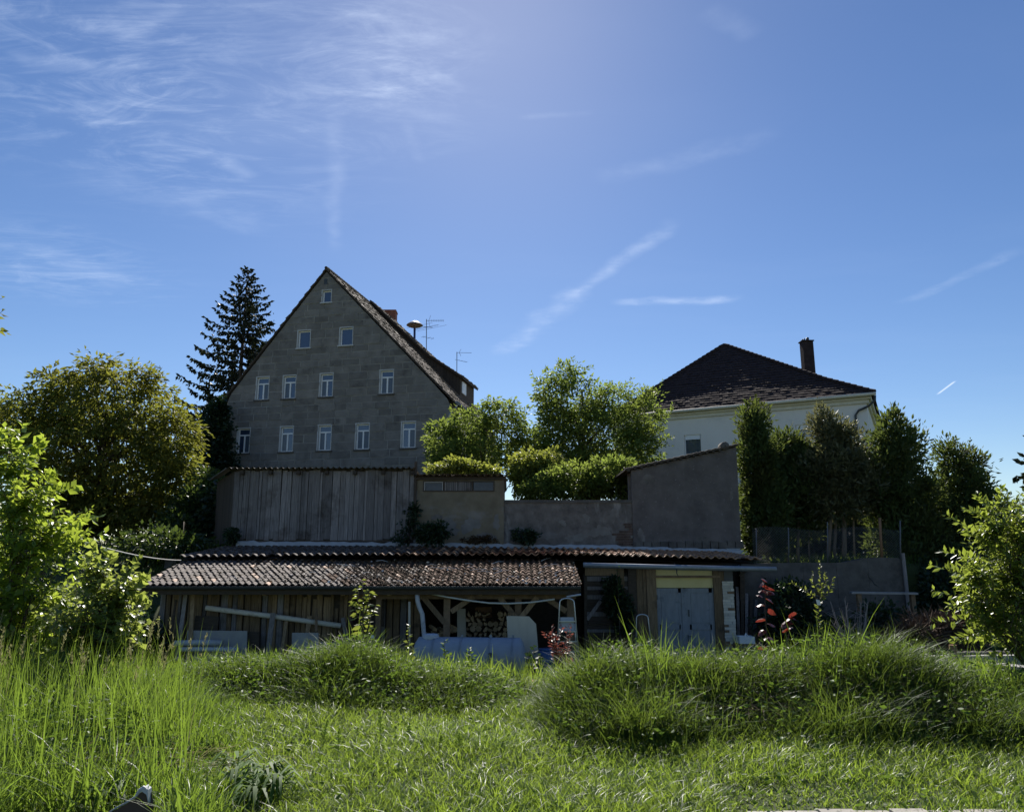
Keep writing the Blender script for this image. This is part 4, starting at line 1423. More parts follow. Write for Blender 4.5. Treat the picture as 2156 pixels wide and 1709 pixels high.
# moss cushions, twigs and petals lying on the tiles
n = 4200
px_ = rgt.beta(2.0, 1.15, n); sl_ = rgt.uniform(0, (yt_ - ye) / math.cos(alpha), n)
mm = MB()
octa = np.array([[1, 0, 0], [0, 1, 0], [-1, 0, 0], [0, -1, 0], [0, 0, 1.0]])
for i in range(n):
    if px_[i] < .45 and rgt.random() < .6: continue
    s = rgt.uniform(.015, .05)
    c = np.array([xl + px_[i] * (xr - xl), ye + sl_[i] * math.cos(alpha), ez + sl_[i] * math.sin(alpha) + .035])
    t_ = rgt.uniform(0, 1.5)
    Rz = np.array([[math.cos(t_), -math.sin(t_), 0], [math.sin(t_), math.cos(t_), 0], [0, 0, 1]])
    mm.add(c + (octa * np.array([s * 1.3, s, s * .8])) @ Rz.T, [(0, 1, 4), (1, 2, 4), (2, 3, 4), (3, 0, 4)])
obj('roof_moss', mm, 'moss', shed, kind='stuff')
n = 170
P_ = np.stack([xl + rgt.beta(2.4, 1.0, n) * (xr - xl), np.zeros(n), np.zeros(n)], 1)
s_ = rgt.beta(.7, 1.6, n) * (yt_ - ye) / math.cos(alpha)
P_[:, 1] = ye + s_ * math.cos(alpha); P_[:, 2] = ez + s_ * math.sin(alpha) + .065
D_ = rgt.normal(size=(n, 3)); D_[:, 2] = .25
V_, F_ = leaves(P_, D_, rgt.uniform(.04, .11, n), rgt.uniform(.02, .06, n), .1, rgt)
npobj('fallen_petals', V_, F_, 'blossom', shed, kind='stuff')
tw = MB()
for i in range(26):
    p = np.array([xl + rgt.beta(2.2, 1.0) * (xr - xl), 0, 0]); s0 = rgt.uniform(.2, 2.5)
    p[1] = ye + s0 * math.cos(alpha); p[2] = ez + s0 * math.sin(alpha) + .08
    t_ = rgt.uniform(-.9, .9); l_ = rgt.uniform(.15, .6)
    d_ = np.array([math.cos(t_), math.sin(t_) * math.cos(alpha), math.sin(t_) * math.sin(alpha)])
    tw.tube([p, p + d_ * l_ * .5 + UP * .03, p + d_ * l_], [.008, .007, .003], 5)
obj('fallen_twig_litter', tw, 'cable', shed, kind='stuff')
gm = MB()
prof = [(math.cos(t), math.sin(t)) for t in np.linspace(math.pi, 2 * math.pi, 9)]
gy, gzz = ye - .03, ez - .015
G = [[(x_, gy + a * .075, gzz + b * .075) for a, b in prof] for x_ in (xl - .12, xr - .02)]
gm.grid(G)
gm.tube([(xl - .12, gy - .075, gzz), (xr - .02, gy - .075, gzz)], .011, 6)
obj('gutter', gm, 'darkmetal', shed)
for k in range(8):
    b = MB(); x_ = xl + .4 + k * (xr - xl - .6) / 7
    b.beam((x_, gy - .08, gzz - .02), (x_, gy + .12, gzz + .02), .025, .012); obj('gutter_bracket', b, 'zinc', shed)
b = MB(); b.box((xl + .0, ye + .07, ez - .22), (xr - .05, ye + .11, ez - .055)); obj('fascia', b, 'darkwood', shed)
b = MB(); b.prism([(xl, ye + .1, ez - .16), (xl, yt_, tz - .13), (xl, yt_, tz - .01), (xl, ye + .1, ez - .03)], (.04, 0, 0)); obj('verge_board', b, 'darkwood', shed)
b = MB(); b.prism([(xr - .04, ye + .1, ez - .16), (xr - .04, yt_, tz - .13), (xr - .04, yt_, tz - .01), (xr - .04, ye + .1, ez - .03)], (.04, 0, 0)); obj('verge_board', b, 'darkwood', shed)

# plank front of the closed part
YP = 20.7
zpl = ez + .9 * math.tan(alpha) - .12
x = W(335, 1300, YP)[0]; xe = W(742, 1300, YP)[0]
b = MB(); b.box((x + .05, YP + .09, GZ), (xe, YP + .13, zpl)); obj('wall', b, 'darkwood', shed)
b = MB(); b.box((x + .0, YP + .13, GZ), (x + .06, 25.4, zpl)); obj('side_wall', b, 'brownwood', shed)
b = MB(); b.box((xe - .06, YP + .135, GZ), (xe, 25.4, zpl)); obj('partition', b, 'darkwood', shed)
while x < xe - .04:
    w_ = min(rgt.uniform(.10, .24), xe - x)
    mb = MB(); pr = rgt.choice([0, 0, .03, .045])
    top = zpl - (0 if rgt.random() < .8 else rgt.uniform(.1, .7)); bot = GZ + rgt.uniform(0, .1)
    t1, t2 = rgt.normal(size=2) * .02
    y0 = YP + .05 - pr
    xm = x + w_ / 2
    mb.prism([(x + .004, y0, bot), (x + w_ * .3, y0 - .018, bot), (x + w_ * .75, y0 - .018, bot), (x + w_ - .012, y0, bot),
              (x + w_ - .012 + t1, y0, top), (x + w_ * .75 + t1, y0 - .018, top), (x + w_ * .3 + t1, y0 - .018, top + rgt.normal() * .02), (x + .004 + t1, y0, top)], (0, .035, 0))
    obj('plank', mb, 'brownwood' if rgt.random() < .72 else 'greywood', shed)
    x += w_


def pxbeam(name, a, b_, Y0, w, h, mat, parent, Y1=None):
    m_ = MB(); m_.beam(W(*a, Y0), W(*b_, Y1 or Y0), w, h, np.array([0, 1., 0]))
    return obj(name, m_, mat, parent)


YF = 20.35
b = MB(); zz = W(900, 1252, YF)[2]; b.box((W(735, 1252, YF)[0], YF - .07, zz - .10), (xr - .1, YF + .09, zz + .13)); obj('beam', b, 'beam', shed)
for pxx, w_ in ((797, .13), (941, .17), (1091, .17), (1202, .20)):
    p = W(pxx, 1300, YF); b = MB(); b.box((p[0] - w_ / 2, YF - .065, GZ), (p[0] + w_ / 2, YF + .085, zz - .103)); obj('post', b, 'beam', shed)
for a, c in (((889, 1254), (936, 1310)), ((998, 1255), (950, 1287)), ((1052, 1257), (1085, 1298)), ((1131, 1257), (1097, 1299)), ((1145, 1256), (1192, 1286))):
    pxbeam('brace', a, c, YF - .02, .13, .11, 'brownwood', shed)
for pxx in (725, 790, 822, 1011, 655, 560):
    p = W(pxx, 1247, ye + .35); b = MB(); b.box((p[0] - .05, ye + .2, p[2] - .07), (p[0] + .05, ye + 2.4, p[2] + .03)); obj('rafter', b, 'brownwood', shed)
# boards on the wall inside the open bay
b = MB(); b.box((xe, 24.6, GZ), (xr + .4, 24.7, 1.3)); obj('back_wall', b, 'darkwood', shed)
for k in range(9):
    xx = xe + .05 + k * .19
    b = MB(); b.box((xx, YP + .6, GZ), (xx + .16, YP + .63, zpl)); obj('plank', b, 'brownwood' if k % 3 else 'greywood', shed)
# planks of the end towards the workshop
for k in range(9):
    yy = YF + .15 + k * .235
    b = MB(); b.box((xr - .32, yy, GZ), (xr - .285, yy + .22, zpl + .15 + .03 * k)); obj('plank', b, 'greywood', shed)

# ------------------------------------------------------------------ workshop: upper roof and front
ws = thing('workshop', 'workshop shed with pantile roof, grey double doors and yellow boards above them', 'shed', (W(1440, 1300, 22.6)[0], 22.6, GZ))
yu0, yu1 = 22.25, 26.0 - .14
uxl, uxr = W(378, 1172, yu0)[0], W(1604, 1180, yu0)[0]


def upper(x_, t):
    """height of the upper roof's surface at X, T of the way from eave to wall"""
    p0 = x_ / yu0 * FPX * math.cos(PITCH) + PW / 2
    p1 = x_ / yu1 * FPX * math.cos(PITCH) + PW / 2
    z0 = W(1078, float(np.interp(p0, [380, 742, 1240, 1604], [1173, 1168, 1168, 1178])), yu0)[2]
    z1 = W(1078, float(np.interp(p1, [498, 880, 1240, 1600], [1151, 1151, 1156, 1166])), yu1)[2]
    return z0 + (z1 - z0) * t


ncu = int(round((uxr - uxl) / .232)); twu = (uxr - uxl) / ncu
uvar = {m_: [mesh_only('roof_tile', pantile(twu, .42, .034, seed=s + 9), m_) for s in range(3)] for m_ in ('paletile', 'mosstile', 'clay')}
ugeo = [pantile(twu, .42, .034, seed=s + 9) for s in range(3)]
nr = int((yu1 - yu0) / .335) + 1
far = {m_: MB() for m_ in uvar}
count = 0
for r in range(nr):
    for c in range(ncu):
        xx = uxl + (c + .5) * twu
        f_ = (c + .5) / ncu
        if r == 0 and rgt.random() < .02: continue
        t = r * .335 / (yu1 - yu0)
        if t > .97: continue
        z0 = upper(xx, t); al = math.atan2(upper(xx, 1) - upper(xx, 0), yu1 - yu0)
        q_ = f_ + rgt.normal() * .05
        m_ = 'paletile' if q_ < .42 else ('mosstile' if q_ < .70 and rgt.random() < .7 else 'clay')
        org = (xx + rgt.normal() * .005, yu0 + r * .335 + rgt.normal() * .008, z0 + rgt.normal() * .005)
        k = rgt.integers(3)
        if count < 300:
            inst('roof_tile', uvar[m_][k], ws, org, (al + rgt.normal() * .02, rgt.normal() * .025, rgt.normal() * .02)); count += 1
        else:
            rot_add(far[m_], ugeo[k], org, al)
for m_, mb in far.items():
    if mb.n: obj('upper_tile_course', mb, m_, ws, kind='stuff')
mb = MB()
G = [[(x_, y_, upper(x_, t) - .06) for x_ in np.linspace(uxl + .04, uxr - .04, 30)] for y_, t in ((yu0 + .1, 0), (yu1, 1))]
mb.grid(G); mb.grid([[(a, b, c - .08) for a, b, c in r] for r in G]); obj('roof_boarding', mb, 'darkwood', ws)
for k in range(2):
    p = W(1226 + 30 * k, 1171 + k, yu0 + .5); p[2] = upper(p[0], .15) + .045
    b = MB(); b.box(p - (.14, .02, 0), p + (.14, .25, .012)); obj('glass_tile', b, 'cable', ws)
b = MB(); b.tube([W(1228, 1189, 22.05), W(1430, 1194, 22.05), W(1634, 1198, 22.05)], .075, 12); obj('gutter', b, 'zinc', ws, True)
for pxx, pyy in ((1300, 1190), (1423, 1193), (1560, 1197)):
    p = W(pxx, pyy, 22.05); b = MB(); b.beam(p + (0, -.08, -.07), p + (0, .2, .10), .03, .012, UP); obj('gutter_bracket', b, 'darkmetal', ws)
p = W(1425, 1197, 22.0); b = MB(); b.tube([p, p + (-.01, 0, -.12), p + (.03, 0, -.2)], [.02, .014, .008], 6); obj('loose_strap', b, 'darkmetal', ws)
YD = 22.75
b = MB(); b.box((xr - .2, 25.5, GZ - .1), (W(1560, 1200, 25.5)[0], 25.7, 1.45)); obj('back_wall', b, 'darkwood', ws)
b = MB(); b.box((W(345, 1200, 25.5)[0], 25.5, GZ - .1), (xr - .21, 25.7, 1.6)); obj('back_wall', b, 'concrete', ws)


def pane_px(name, x0, y0, x1, y1, Y, th, mat, parent, front=0.0):
    a = W(x0, y1, Y); c = W(x1, y0, Y)
    m_ = MB(); m_.box((a[0], Y - front, a[2]), (c[0], Y - front + th, c[2]))
    return obj(name, m_, mat, parent)


# old boarded gate with a diagonal
xa_, xb_ = W(1229, 1250, YD)[0], W(1329, 1250, YD)[0]
b = MB(); b.box((xa_, YD + .05, GZ), (xb_, YD + .09, 1.15)); bg_ = obj('board_gate', b, 'darkwood', ws)
pane_px('lintel_board', 1232, 1195, 1302, 1211, YD, .04, 'brownwood', ws)
z_ = W(1280, 1213, YD)[2]
while z_ > GZ + .1:
    h_ = rgt.uniform(.09, .15)
    b = MB(); b.box((xa_ + .02, YD + .012 + rgt.uniform(0, .012), z_ - h_ + .012), (xb_ - .03, YD + .048, z_)); obj('plank', b, 'greywood' if rgt.random() < .45 else 'darkwood', bg_)
    z_ -= h_
pxbeam('brace', (1236, 1304), (1296, 1222), YD - .01, .10, .03, 'greywood', bg_)
pxbeam('stile', (1233, 1213), (1233, 1376), YD - .012, .08, .03, 'darkwood', bg_)
pxbeam('rail', (1237, 1310), (1325, 1310), YD - .012, .08, .03, 'darkwood', bg_)
pane_px('post', 1301, 1196, 1313, 1237, YD, .05, 'brownwood', ws, .06)
pane_px('post', 1327, 1196, 1338, 1382, YD, .08, 'darkwood', ws, .05)
for k in range(4):
    pane_px('plank', 1339 + k * 6.7, 1196, 1345.2 + k * 6.7, 1383, YD, .025, 'brownwood' if k % 2 else 'darkwood', ws, .01 * (k % 2))
pane_px('door_post', 1366, 1196, 1379.5, 1383, YD, .14, 'brownwood', ws, .08)
pane_px('door_post', 1508.5, 1198, 1523, 1384, YD, .14, 'brownwood', ws, .08)
pane_px('transom', 1370, 1211, 1514, 1215.5, YD, .04, 'beam', ws, .088)
for x0, x1 in ((1380, 1416), (1416.6, 1466), (1466.6, 1508)):
    pane_px('yellow_board', x0, 1198, x1, 1211, YD, .03, 'yellow', ws, .0)
for x0, x1 in ((1380, 1432), (1432.6, 1473), (1473.6, 1508)):
    pane_px('yellow_board', x0, 1216, x1, 1237, YD, .03, 'yellow', ws, .004)


def door_leaf(x0, x1):
    dl = pane_px('door_leaf', x0, 1238, x1, 1383, YD, .03, 'doorpaint', ws, -.01)
    for a, b_, c, d in ((x0, 1238, x0 + 9, 1383), (x1 - 9, 1238, x1, 1383), (x0 + 9.1, 1238, x1 - 9.1, 1247), (x0 + 9.1, 1314, x1 - 9.1, 1325), (x0 + 9.1, 1372, x1 - 9.1, 1383)):
        pane_px('door_rail', a, b_, c, d, YD, .022, 'doorpaint', dl, .014)
    for t_, bt in ((1250, 1311), (1328, 1369)):
        pane_px('door_panel', x0 + 13, t_, x1 - 13, bt, YD, .012, 'doorpaint', dl, .004)
    return dl


d1 = door_leaf(1381, 1442); d2 = door_leaf(1443.6, 1507.5)
pane_px('cover_strip', 1439.5, 1239, 1445.5, 1382, YD, .016, 'doorpaint', d2, .032)
for x_, y_ in ((1383, 1257), (1383, 1350), (1505, 1290)):
    pane_px('hinge', x_ - .6, y_ - 5, x_ + .9, y_ + 5, YD, .02, 'darkmetal', d1 if x_ < 1440 else d2, .03)
pane_px('lock_plate', 1448, 1283, 1451, 1297, YD, .01, 'darkmetal', d2, .03)
p = W(1449, 1345, YD - .06); b = MB(); b.tube([p + (0, 0, .12), p + (0, -.03, .1), p + (0, -.03, -.1), p + (0, 0, -.12)], .012, 6); b.tube([p + (0, -.01, .08), p + (.12, -.02, .08)], .011, 6); obj('handle', b, 'darkmetal', d2, True)
# pale brick pier
pier_x0, pier_x1 = W(1522, 1300, YD)[0], W(1546, 1300, YD)[0]
b = MB(); b.box((pier_x0 + .012, YD - .1, GZ), (pier_x1 - .012, YD + .13, W(1530, 1223, YD)[2])); pr_ = obj('brick_pier', b, 'mortarstrip', ws)
z_ = GZ; r = 0
zt_ = W(1530, 1223, YD)[2]
while z_ < zt_ - .03:
    cuts_ = [pier_x0, pier_x0 + (.13 if r % 2 else .235), pier_x1] if r % 3 else [pier_x0, pier_x1]
    for a, c in zip(cuts_, cuts_[1:]):
        b = MB(); j = rgt.normal() * .006
        b.box((a + .005 + j, YD - .12 + rgt.uniform(-.006, .006), z_ + .004), (c - .005 + j, YD - .098, min(z_ + .070, zt_))); obj('brick', b, 'palebrick' if rgt.random() < .8 else 'beam', pr_)
    z_ += .078; r += 1
pane_px('meter_box', 1523, 1200, 1540, 1222, YD, .12, 'darkmetal', ws, .1)
pxbeam('bracket', (1556, 1212), (1575, 1199), YD, .05, .05, 'darkwood', ws)
pxbeam('post', (1562, 1200), (1562, 1384), 24.5, .14, .14, 'darkwood', ws)

# ================================================================== things in and about the sheds
ground_z = lambda x_, y_: float(T(x_, y_))
# gas tank on two saddles
YT = 18.85
tc = W(988, 1383, YT); R0 = .46
half = (W(1107, 1384, YT)[0] - W(869, 1384, YT)[0]) / 2
ax_ = nrm(np.array([1, -.10, 0])); ay_ = np.array([-ax_[1], ax_[0], 0])
tank = thing('gas_tank', 'pale blue grey cylindrical tank with bands lying before the woodshed', 'tank', (tc[0], YT, GZ))
pf = [(.02, -half), (.2, -half + .015), (.36, -half + .06), (.46, -half + .13), (R0, -half + .24), (R0, half - .24), (.46, half - .13), (.36, half - .06), (.2, half - .015), (.02, half)]
b = MB(); b.lathe(tc, pf, 40, ay_, UP, ax_); obj('tank_body', b, 'tank', tank, True)
for s in (-.62, -.13, .38, .78):
    b = MB(); c = tc + ax_ * half * s
    b.lathe(c, [(R0, -.022), (R0 + .012, -.022), (R0 + .012, .022), (R0, .022)], 40, ay_, UP, ax_); bd = obj('band', b, 'zinc', tank)
    b = MB(); b.box(c + (-.03, -.02, R0), c + (.03, .02, R0 + .06)); obj('lug', b, 'zinc', tank)
for s in (-.55, .6):
    b = MB(); c = tc + ax_ * half * s; b.box((c[0] - .08, c[1] - .4, GZ - .05), (c[0] + .08, c[1] + .4, tc[2] - .38)); obj('saddle', b, 'concrete', tank)
p = tc + ax_ * half * .42 + ay_ * -(R0 + .02); b = MB(); b.tube([p + (0, 0, .12), p + (0, -.05, .1), p + (0, -.06, -.32)], .022, 8); b.lathe(p + (0, -.05, .13), [(.05, 0), (.05, .03), (.01, .05)], 10); obj('valve', b, 'darkmetal', tank, True)
p = tc - ax_ * half * .7; b = MB(); b.lathe(p + (0, 0, R0 - .04), [(.20, 0), (.20, .08), (.17, .11), (.02, .12)], 20); obj('manhole_lid', b, 'greypipe', tank, True)

# split logs: one stack, each log a thing
YL = 22.0
lx0, lx1 = W(972, 1320, YL)[0], W(1072, 1320, YL)[0]
ztop = W(1000, 1300, YL)[2]
rgl = np.random.default_rng(17)
z_ = GZ; r = 0; nl = 0


def log_mesh(rad, seed):
    rg = np.random.default_rng(seed)
    typ = rg.integers(3)
    if typ == 0: an = np.linspace(0, math.pi, 6); pts = [(math.cos(a), math.sin(a)) for a in an]
    elif typ == 1: pts = [(0, -.6)] + [(math.cos(a) * 1.1, math.sin(a) * 1.1 - .5) for a in np.linspace(.7, 2.45, 6)]
    else: pts = [(math.cos(a), math.sin(a)) for a in np.linspace(0, 2 * math.pi, 8)[:-1]]
    rot = rg.uniform(0, 6.28)
    pts = [((x_ * math.cos(rot) - y_ * math.sin(rot)) * rad * rg.uniform(.9, 1.05), (x_ * math.sin(rot) + y_ * math.cos(rot)) * rad * rg.uniform(.9, 1.05)) for x_, y_ in pts]
    return pts


while z_ < ztop + .10:
    rr = .078
    xx = lx0 + (rr if r % 2 else 0)
    while xx < lx1:
        rad = rgl.uniform(.062, .094)
        if z_ > ztop - .12 and rgl.random() < .35:
            xx += rad * 2; continue
        yj = YL + rgl.uniform(-.05, .05)
        pts = log_mesh(rad, rgl.integers(1e6))
        m_ = MB(); m_.prism([(xx + rad + a, yj, z_ + rad * .9 + b_) for a, b_ in pts], (rgl.normal() * .02, .42, rgl.normal() * .015))
        mono('firewood_log', m_, 'log_end', 'split firewood log showing its pale cut end in the stack behind the tank', 'log', 'split logs in the firewood stack')
        nl += 1
        xx += rad * 1.85
    z_ += .135; r += 1
for k in range(9):
    p = W(903 + k * 7, 1336 - (k % 3) * 6, 21.7)
    pts = log_mesh(rgl.uniform(.055, .08), k + 900)
    dz = rgl.uniform(-.3, .3)
    m_ = MB(); m_.prism([(p[0] + a, 21.6 + rgl.uniform(-.1, .1), p[2] + b_) for a, b_ in pts], (dz, .35, .05)); mono('firewood_log', m_, 'log_end', 'loose split firewood log on the low heap by the shed post', 'log', 'loose logs by the shed post')
b = MB(); p = W(930, 1345, 21.7); b.box((p[0] - .38, 21.45, GZ), (p[0] + .45, 22.1, p[2] - .02)); mono('firewood_crate', b, 'darkwood', 'dark wooden crate under the loose split logs', 'crate')


def sheet(name, label, cat, poly, Y, th, mat, lean=0.0):
    pts = [W(*p, Y) for p in poly]
    zb_ = min(p[2] for p in pts)
    pts = [p + np.array([0, (p[2] - zb_) * lean, 0]) for p in pts]
    m_ = MB(); m_.prism(pts, (0, th, 0))
    return mono(name, m_, mat, label, cat)


sheet('leaning_board', 'upright pale brown board standing at the end of the log stack', 'board', [(962, 1281), (980, 1281), (982, 1396), (963, 1396)], 21.3, .025, 'plywood', .05)
sheet('rusty_sheet', 'reddish brown sheet standing above the log stack', 'sheet', [(1001, 1278), (1035, 1277), (1035, 1300), (1001, 1300)], 22.5, .02, 'rusty')
pd = sheet('cut_corner_door', 'pale old door with one corner cut off leaning behind the tank', 'door', [(1066.5, 1297), (1114, 1298), (1129, 1314), (1136, 1400), (1072, 1404)], 19.6, .04, 'plywood', .10)
sheet('tool_board', 'dark board hung with tools on the wall inside the shed', 'board', [(776, 1262), (808, 1262), (808, 1318), (776, 1318)], 21.0, .02, 'darkwood')
sheet('small_crate_side', 'small brown crate beside the tank near the sapling', 'crate', [(772, 1344), (800, 1344), (800, 1392), (772, 1392)], 19.3, .35, 'beam')
sheet('white_tin', 'tiny white tin standing on the brown crate', 'tin', [(781, 1337), (787, 1337), (787, 1344), (781, 1344)], 19.4, .06, 'whitefoam')
# step ladders


def ladder(name, label, xc, y0, y1, w0, w1, Y, plate, base_w=.62):
    g_ = ground_z(W(xc, 1300, Y)[0], Y)
    t = W(xc, y0, Y); k = Y / FPX
    th = thing(name, label, 'ladder', (t[0], Y, g_))
    H = t[2] - g_
    m_ = MB()
    a = w0 / 2 * k; bb = w1 / 2 * k * (H / ((y1 - y0) * k)) if False else base_w / 2
    arc = [np.array([t[0] + a * math.cos(q), Y, t[2] - a * .55 + a * .55 * math.sin(q)]) for q in np.linspace(math.pi, 0, 9)]
    m_.tube([np.array([t[0] - bb, Y - .12, g_])] + arc + [np.array([t[0] + bb, Y - .12, g_])], .017, 8)
    obj('frame', m_, 'alu', th, True)
    for s in (-1, 1):
        m_ = MB(); m_.tube([(t[0] + s * a * 1.05, Y + .02, t[2] - .62), (t[0] + s * bb * 1.0, Y + .75, g_)], .014, 8); obj('rear_leg', m_, 'alu', th, True)
    n_ = int((H - .55) / .24)
    for i in range(n_):
        z_ = g_ + .24 * (i + 1)
        f_ = (z_ - g_) / H
        hw = bb + (a - bb) * f_
        m_ = MB(); yy = Y - .12 + .12 * f_
        m_.box((t[0] - hw + .015, yy - .04, z_ - .012), (t[0] + hw - .015, yy + .05, z_ + .012)); obj('step', m_, 'alu', th)
    if plate:
        z_ = t[2] - .46
        m_ = MB(); m_.prism([(t[0] - a * 1.0, Y - .03, z_ - .36), (t[0] + a * 1.0, Y - .03, z_ - .36), (t[0] + a * .95, Y + .02, z_), (t[0] - a * .95, Y + .02, z_)], (0, .012, 0)); obj('platform', m_, 'greypipe', th)


ladder('step_ladder', 'tall aluminium step ladder with raised platform at the woodshed post', 1193.5, 1259, 1340, 29, 37, 19.4, True)
ladder('step_ladder', 'lower aluminium step ladder showing its round loop beside the grey doors', 1352, 1293, 1340, 23, 28, 21.2, False, .5)
# pipes
def pipe(name, label, cat, pts, Y, r_, mat, n=12, dy=None):
    m_ = MB()
    P3 = [W(a, b_, Y + (dy[i] if dy else 0)) for i, (a, b_) in enumerate(pts)]
    m_.tube(P3, r_, n)
    return mono(name, m_, mat, label, cat, smooth=True)


pipe('long_pipe', 'long pale grey pipe slanting across the front of the plank wall', 'pipe', [(434, 1279), (575, 1297), (718, 1317)], 20.42, .066, 'palepipe')
pipe('flue_pipe', 'bent grey flue pipe under the woodshed eave above the tank', 'pipe', [(878, 1250), (879.5, 1266), (883, 1278), (889, 1292), (893, 1338), (894, 1360)], 19.95, .058, 'greypipe')
pipe('thin_post', 'thin pale stake standing in the dark bay beside the flue pipe', 'stake', [(862, 1266), (861.5, 1400)], 19.9, .03, 'plywood', 8)
pipe('hose', 'pale hose sagging under the woodshed beam', 'hose', [(905, 1249), (945, 1257), (989, 1264), (1030, 1269), (1072, 1270), (1115, 1268), (1168, 1261)], 20.0, .022, 'cable', 8)
pipe('gutter_spout', 'short pale spout sticking out at the woodshed corner', 'spout', [(1193, 1256), (1223, 1251)], 19.7, .025, 'greypipe', 8)
pipe('lower_pipe', 'grey pipe lying low along the foot of the plank wall', 'pipe', [(368, 1354), (420, 1352), (468, 1353)], 20.0, .075, 'greypipe')
pipe('lower_pipe', 'second grey pipe under the low one by the plank wall', 'pipe', [(380, 1366), (500, 1367)], 20.0, .06, 'greypipe')
sheet('grey_panel', 'long grey panel standing on edge against the plank wall', 'panel', [(393, 1327), (519, 1328), (519, 1392), (391, 1392)], 20.25, .03, 'greyboard', .06)
sheet('brown_board', 'dark brown board leaning behind the long grey panel', 'panel', [(409, 1296), (459, 1298), (450, 1390), (400, 1390)], 20.42, .03, 'darkwood', .06)
sheet('square_panel', 'square pale grey panel with a small hole leaning at the plank wall', 'panel', [(613.5, 1332), (669, 1332), (670, 1396), (613, 1396)], 20.1, .035, 'greyboard', .08)
p = W(653, 1348, 20.08); b = MB(); b.lathe(p, [(.03, 0), (.03, .01), (.005, .012)], 10, np.array([1., 0, 0]), UP, np.array([0, -1., 0])); obj('hole_ring', b, 'darkmetal', bpy.data.objects['square_panel'])
sheet('brown_plate', 'brown plate standing beside the square grey panel', 'panel', [(521, 1330), (546, 1330), (546, 1392), (521, 1392)], 20.4, .03, 'darkwood')
for i, (lab, a, c, w_, mt) in enumerate((('grey slanted stake leaning across the long pipe', (563, 1383), (575, 1290), .13, 'greywood'), ('dark stake standing upright before the long pipe', (666, 1330), (666, 1280), .06, 'beam'),
                                     ('weathered stake leaning by the square panel and the sapling', (735, 1380), (722, 1300), .10, 'greywood'), ('tall thin slab leaning at the corner of the plank wall', (372, 1390), (391, 1252), .10, 'greywood'),
                                     ('dark rod leaning between the wall slabs near the corner', (352, 1390), (371, 1262), .05, 'darkwood'), ('second slab propped near the corner of the plank wall', (398, 1390), (407, 1250), .11, 'brownwood'),
                                     ('short brown slab propped against the middle of the wall', (640, 1390), (652, 1296), .12, 'brownwood'), ('narrow light slat propped under the long pipe', (590, 1392), (604, 1302), .08, 'brownwood'))):
    m_ = MB(); m_.beam(W(*a, 20.15), W(*c, 20.45 if i != 0 else 20.3), w_, .03, np.array([0, 1., 0])); mono('leaning_stake', m_, mt, lab, 'stake')
sheet('plank_pile', 'low pile of thin boards stacked under the slanting pipe', 'boards', [(672, 1352), (730, 1352), (730, 1396), (672, 1396)], 20.2, .3, 'greyboard')
# barrel
pb = W(1152, 1345, 19.0)
br = thing('blue_barrel', 'blue plastic barrel behind the red maple', 'barrel', (pb[0], 19.0, GZ))
b = MB(); b.lathe((pb[0], 19.0, GZ), [(.02, 0), (.21, 0), (.235, .06), (.235, .25), (.25, .27), (.25, .30), (.235, .32), (.235, .52), (.25, .54), (.25, .57), (.235, .59), (.235, .74), (.2, .8), (.02, .8)], 28); obj('barrel_body', b, 'blueplastic', br, True)
b = MB(); b.lathe((pb[0], 19.0, GZ + .8), [(.20, 0), (.21, .02), (.21, .04), (.02, .045)], 28); obj('lid', b, 'blueplastic', br, True)
# bricks beside the tank
kb = 0
for r in range(4):
    for c in range(4 - (r > 2)):
        p = W(1108 + c * 13 + (5 if r % 2 else 0), 1440, 16.6)
        z_ = ground_z(p[0], 16.6) + r * .12
        b = MB(); a_ = rgl.normal() * .12
        b.frame_box((p[0], 16.6 + rgl.normal() * .03, z_ + .058), np.array([math.cos(a_), math.sin(a_), 0]), np.array([-math.sin(a_), math.cos(a_), 0]), UP, .125, .24, .114)
        mono('loose_brick', b, 'brick', 'brown brick in the small pile at the end of the tank', 'brick', 'bricks piled beside the tank')

# right yard: wood pile, white box
for r in range(11):
    z_ = GZ + .055 * r
    p0, p1 = W(1549 + rgl.uniform(-3, 3), 1330, 22.3), W(1590 + rgl.uniform(-6, 6), 1330, 22.3)
    b = MB(); b.box((p0[0], 22.1 + rgl.uniform(-.05, .05), z_), (p1[0], 22.6, z_ + .045)); mono('stacked_board', b, 'beam' if r % 3 else 'greywood', 'thin board in the pile under the white box beside the brick pier', 'board', 'boards piled beside the brick pier')
zz = GZ + .055 * 11
wb = thing('white_box', 'white open box on top of the board pile', 'box', (W(1567, 1315, 22.3)[0], 22.3, zz))
x0, x1 = W(1552, 1315, 22.3)[0], W(1584, 1315, 22.3)[0]
b = MB(); b.box((x0, 22.15, zz), (x1, 22.17, zz + .19)); b.box((x0, 22.5, zz), (x1, 22.52, zz + .19)); b.box((x0, 22.172, zz), (x0 + .02, 22.498, zz + .19)); b.box((x1 - .02, 22.172, zz), (x1, 22.498, zz + .19)); b.box((x0 + .021, 22.172, zz), (x1 - .021, 22.498, zz + .02)); obj('tray', b, 'whitefoam', wb)
b = MB(); b.tube([(x0 + .17, 22.2, zz + .19), (x0 + .22, 22.25, zz + .27), (x0 + .28, 22.3, zz + .2)], .02, 6); obj('rag', b, 'whitefoam', wb)
for i in range(7):
    a = W(1556 + i * 7, 1372 - i * 2, 23.6); c = W(1552 + i * 10, 1235 + i * 7, 24.6)
    m_ = MB(); m_.beam((a[0], 23.6, GZ), c, .09, .03, np.array([0, 1., 0])); mono('leaning_lath', m_, 'darkwood' if i % 2 else 'greywood', 'dark lath leaning on the retaining wall behind the white box', 'lath', 'laths leaning behind the white box')

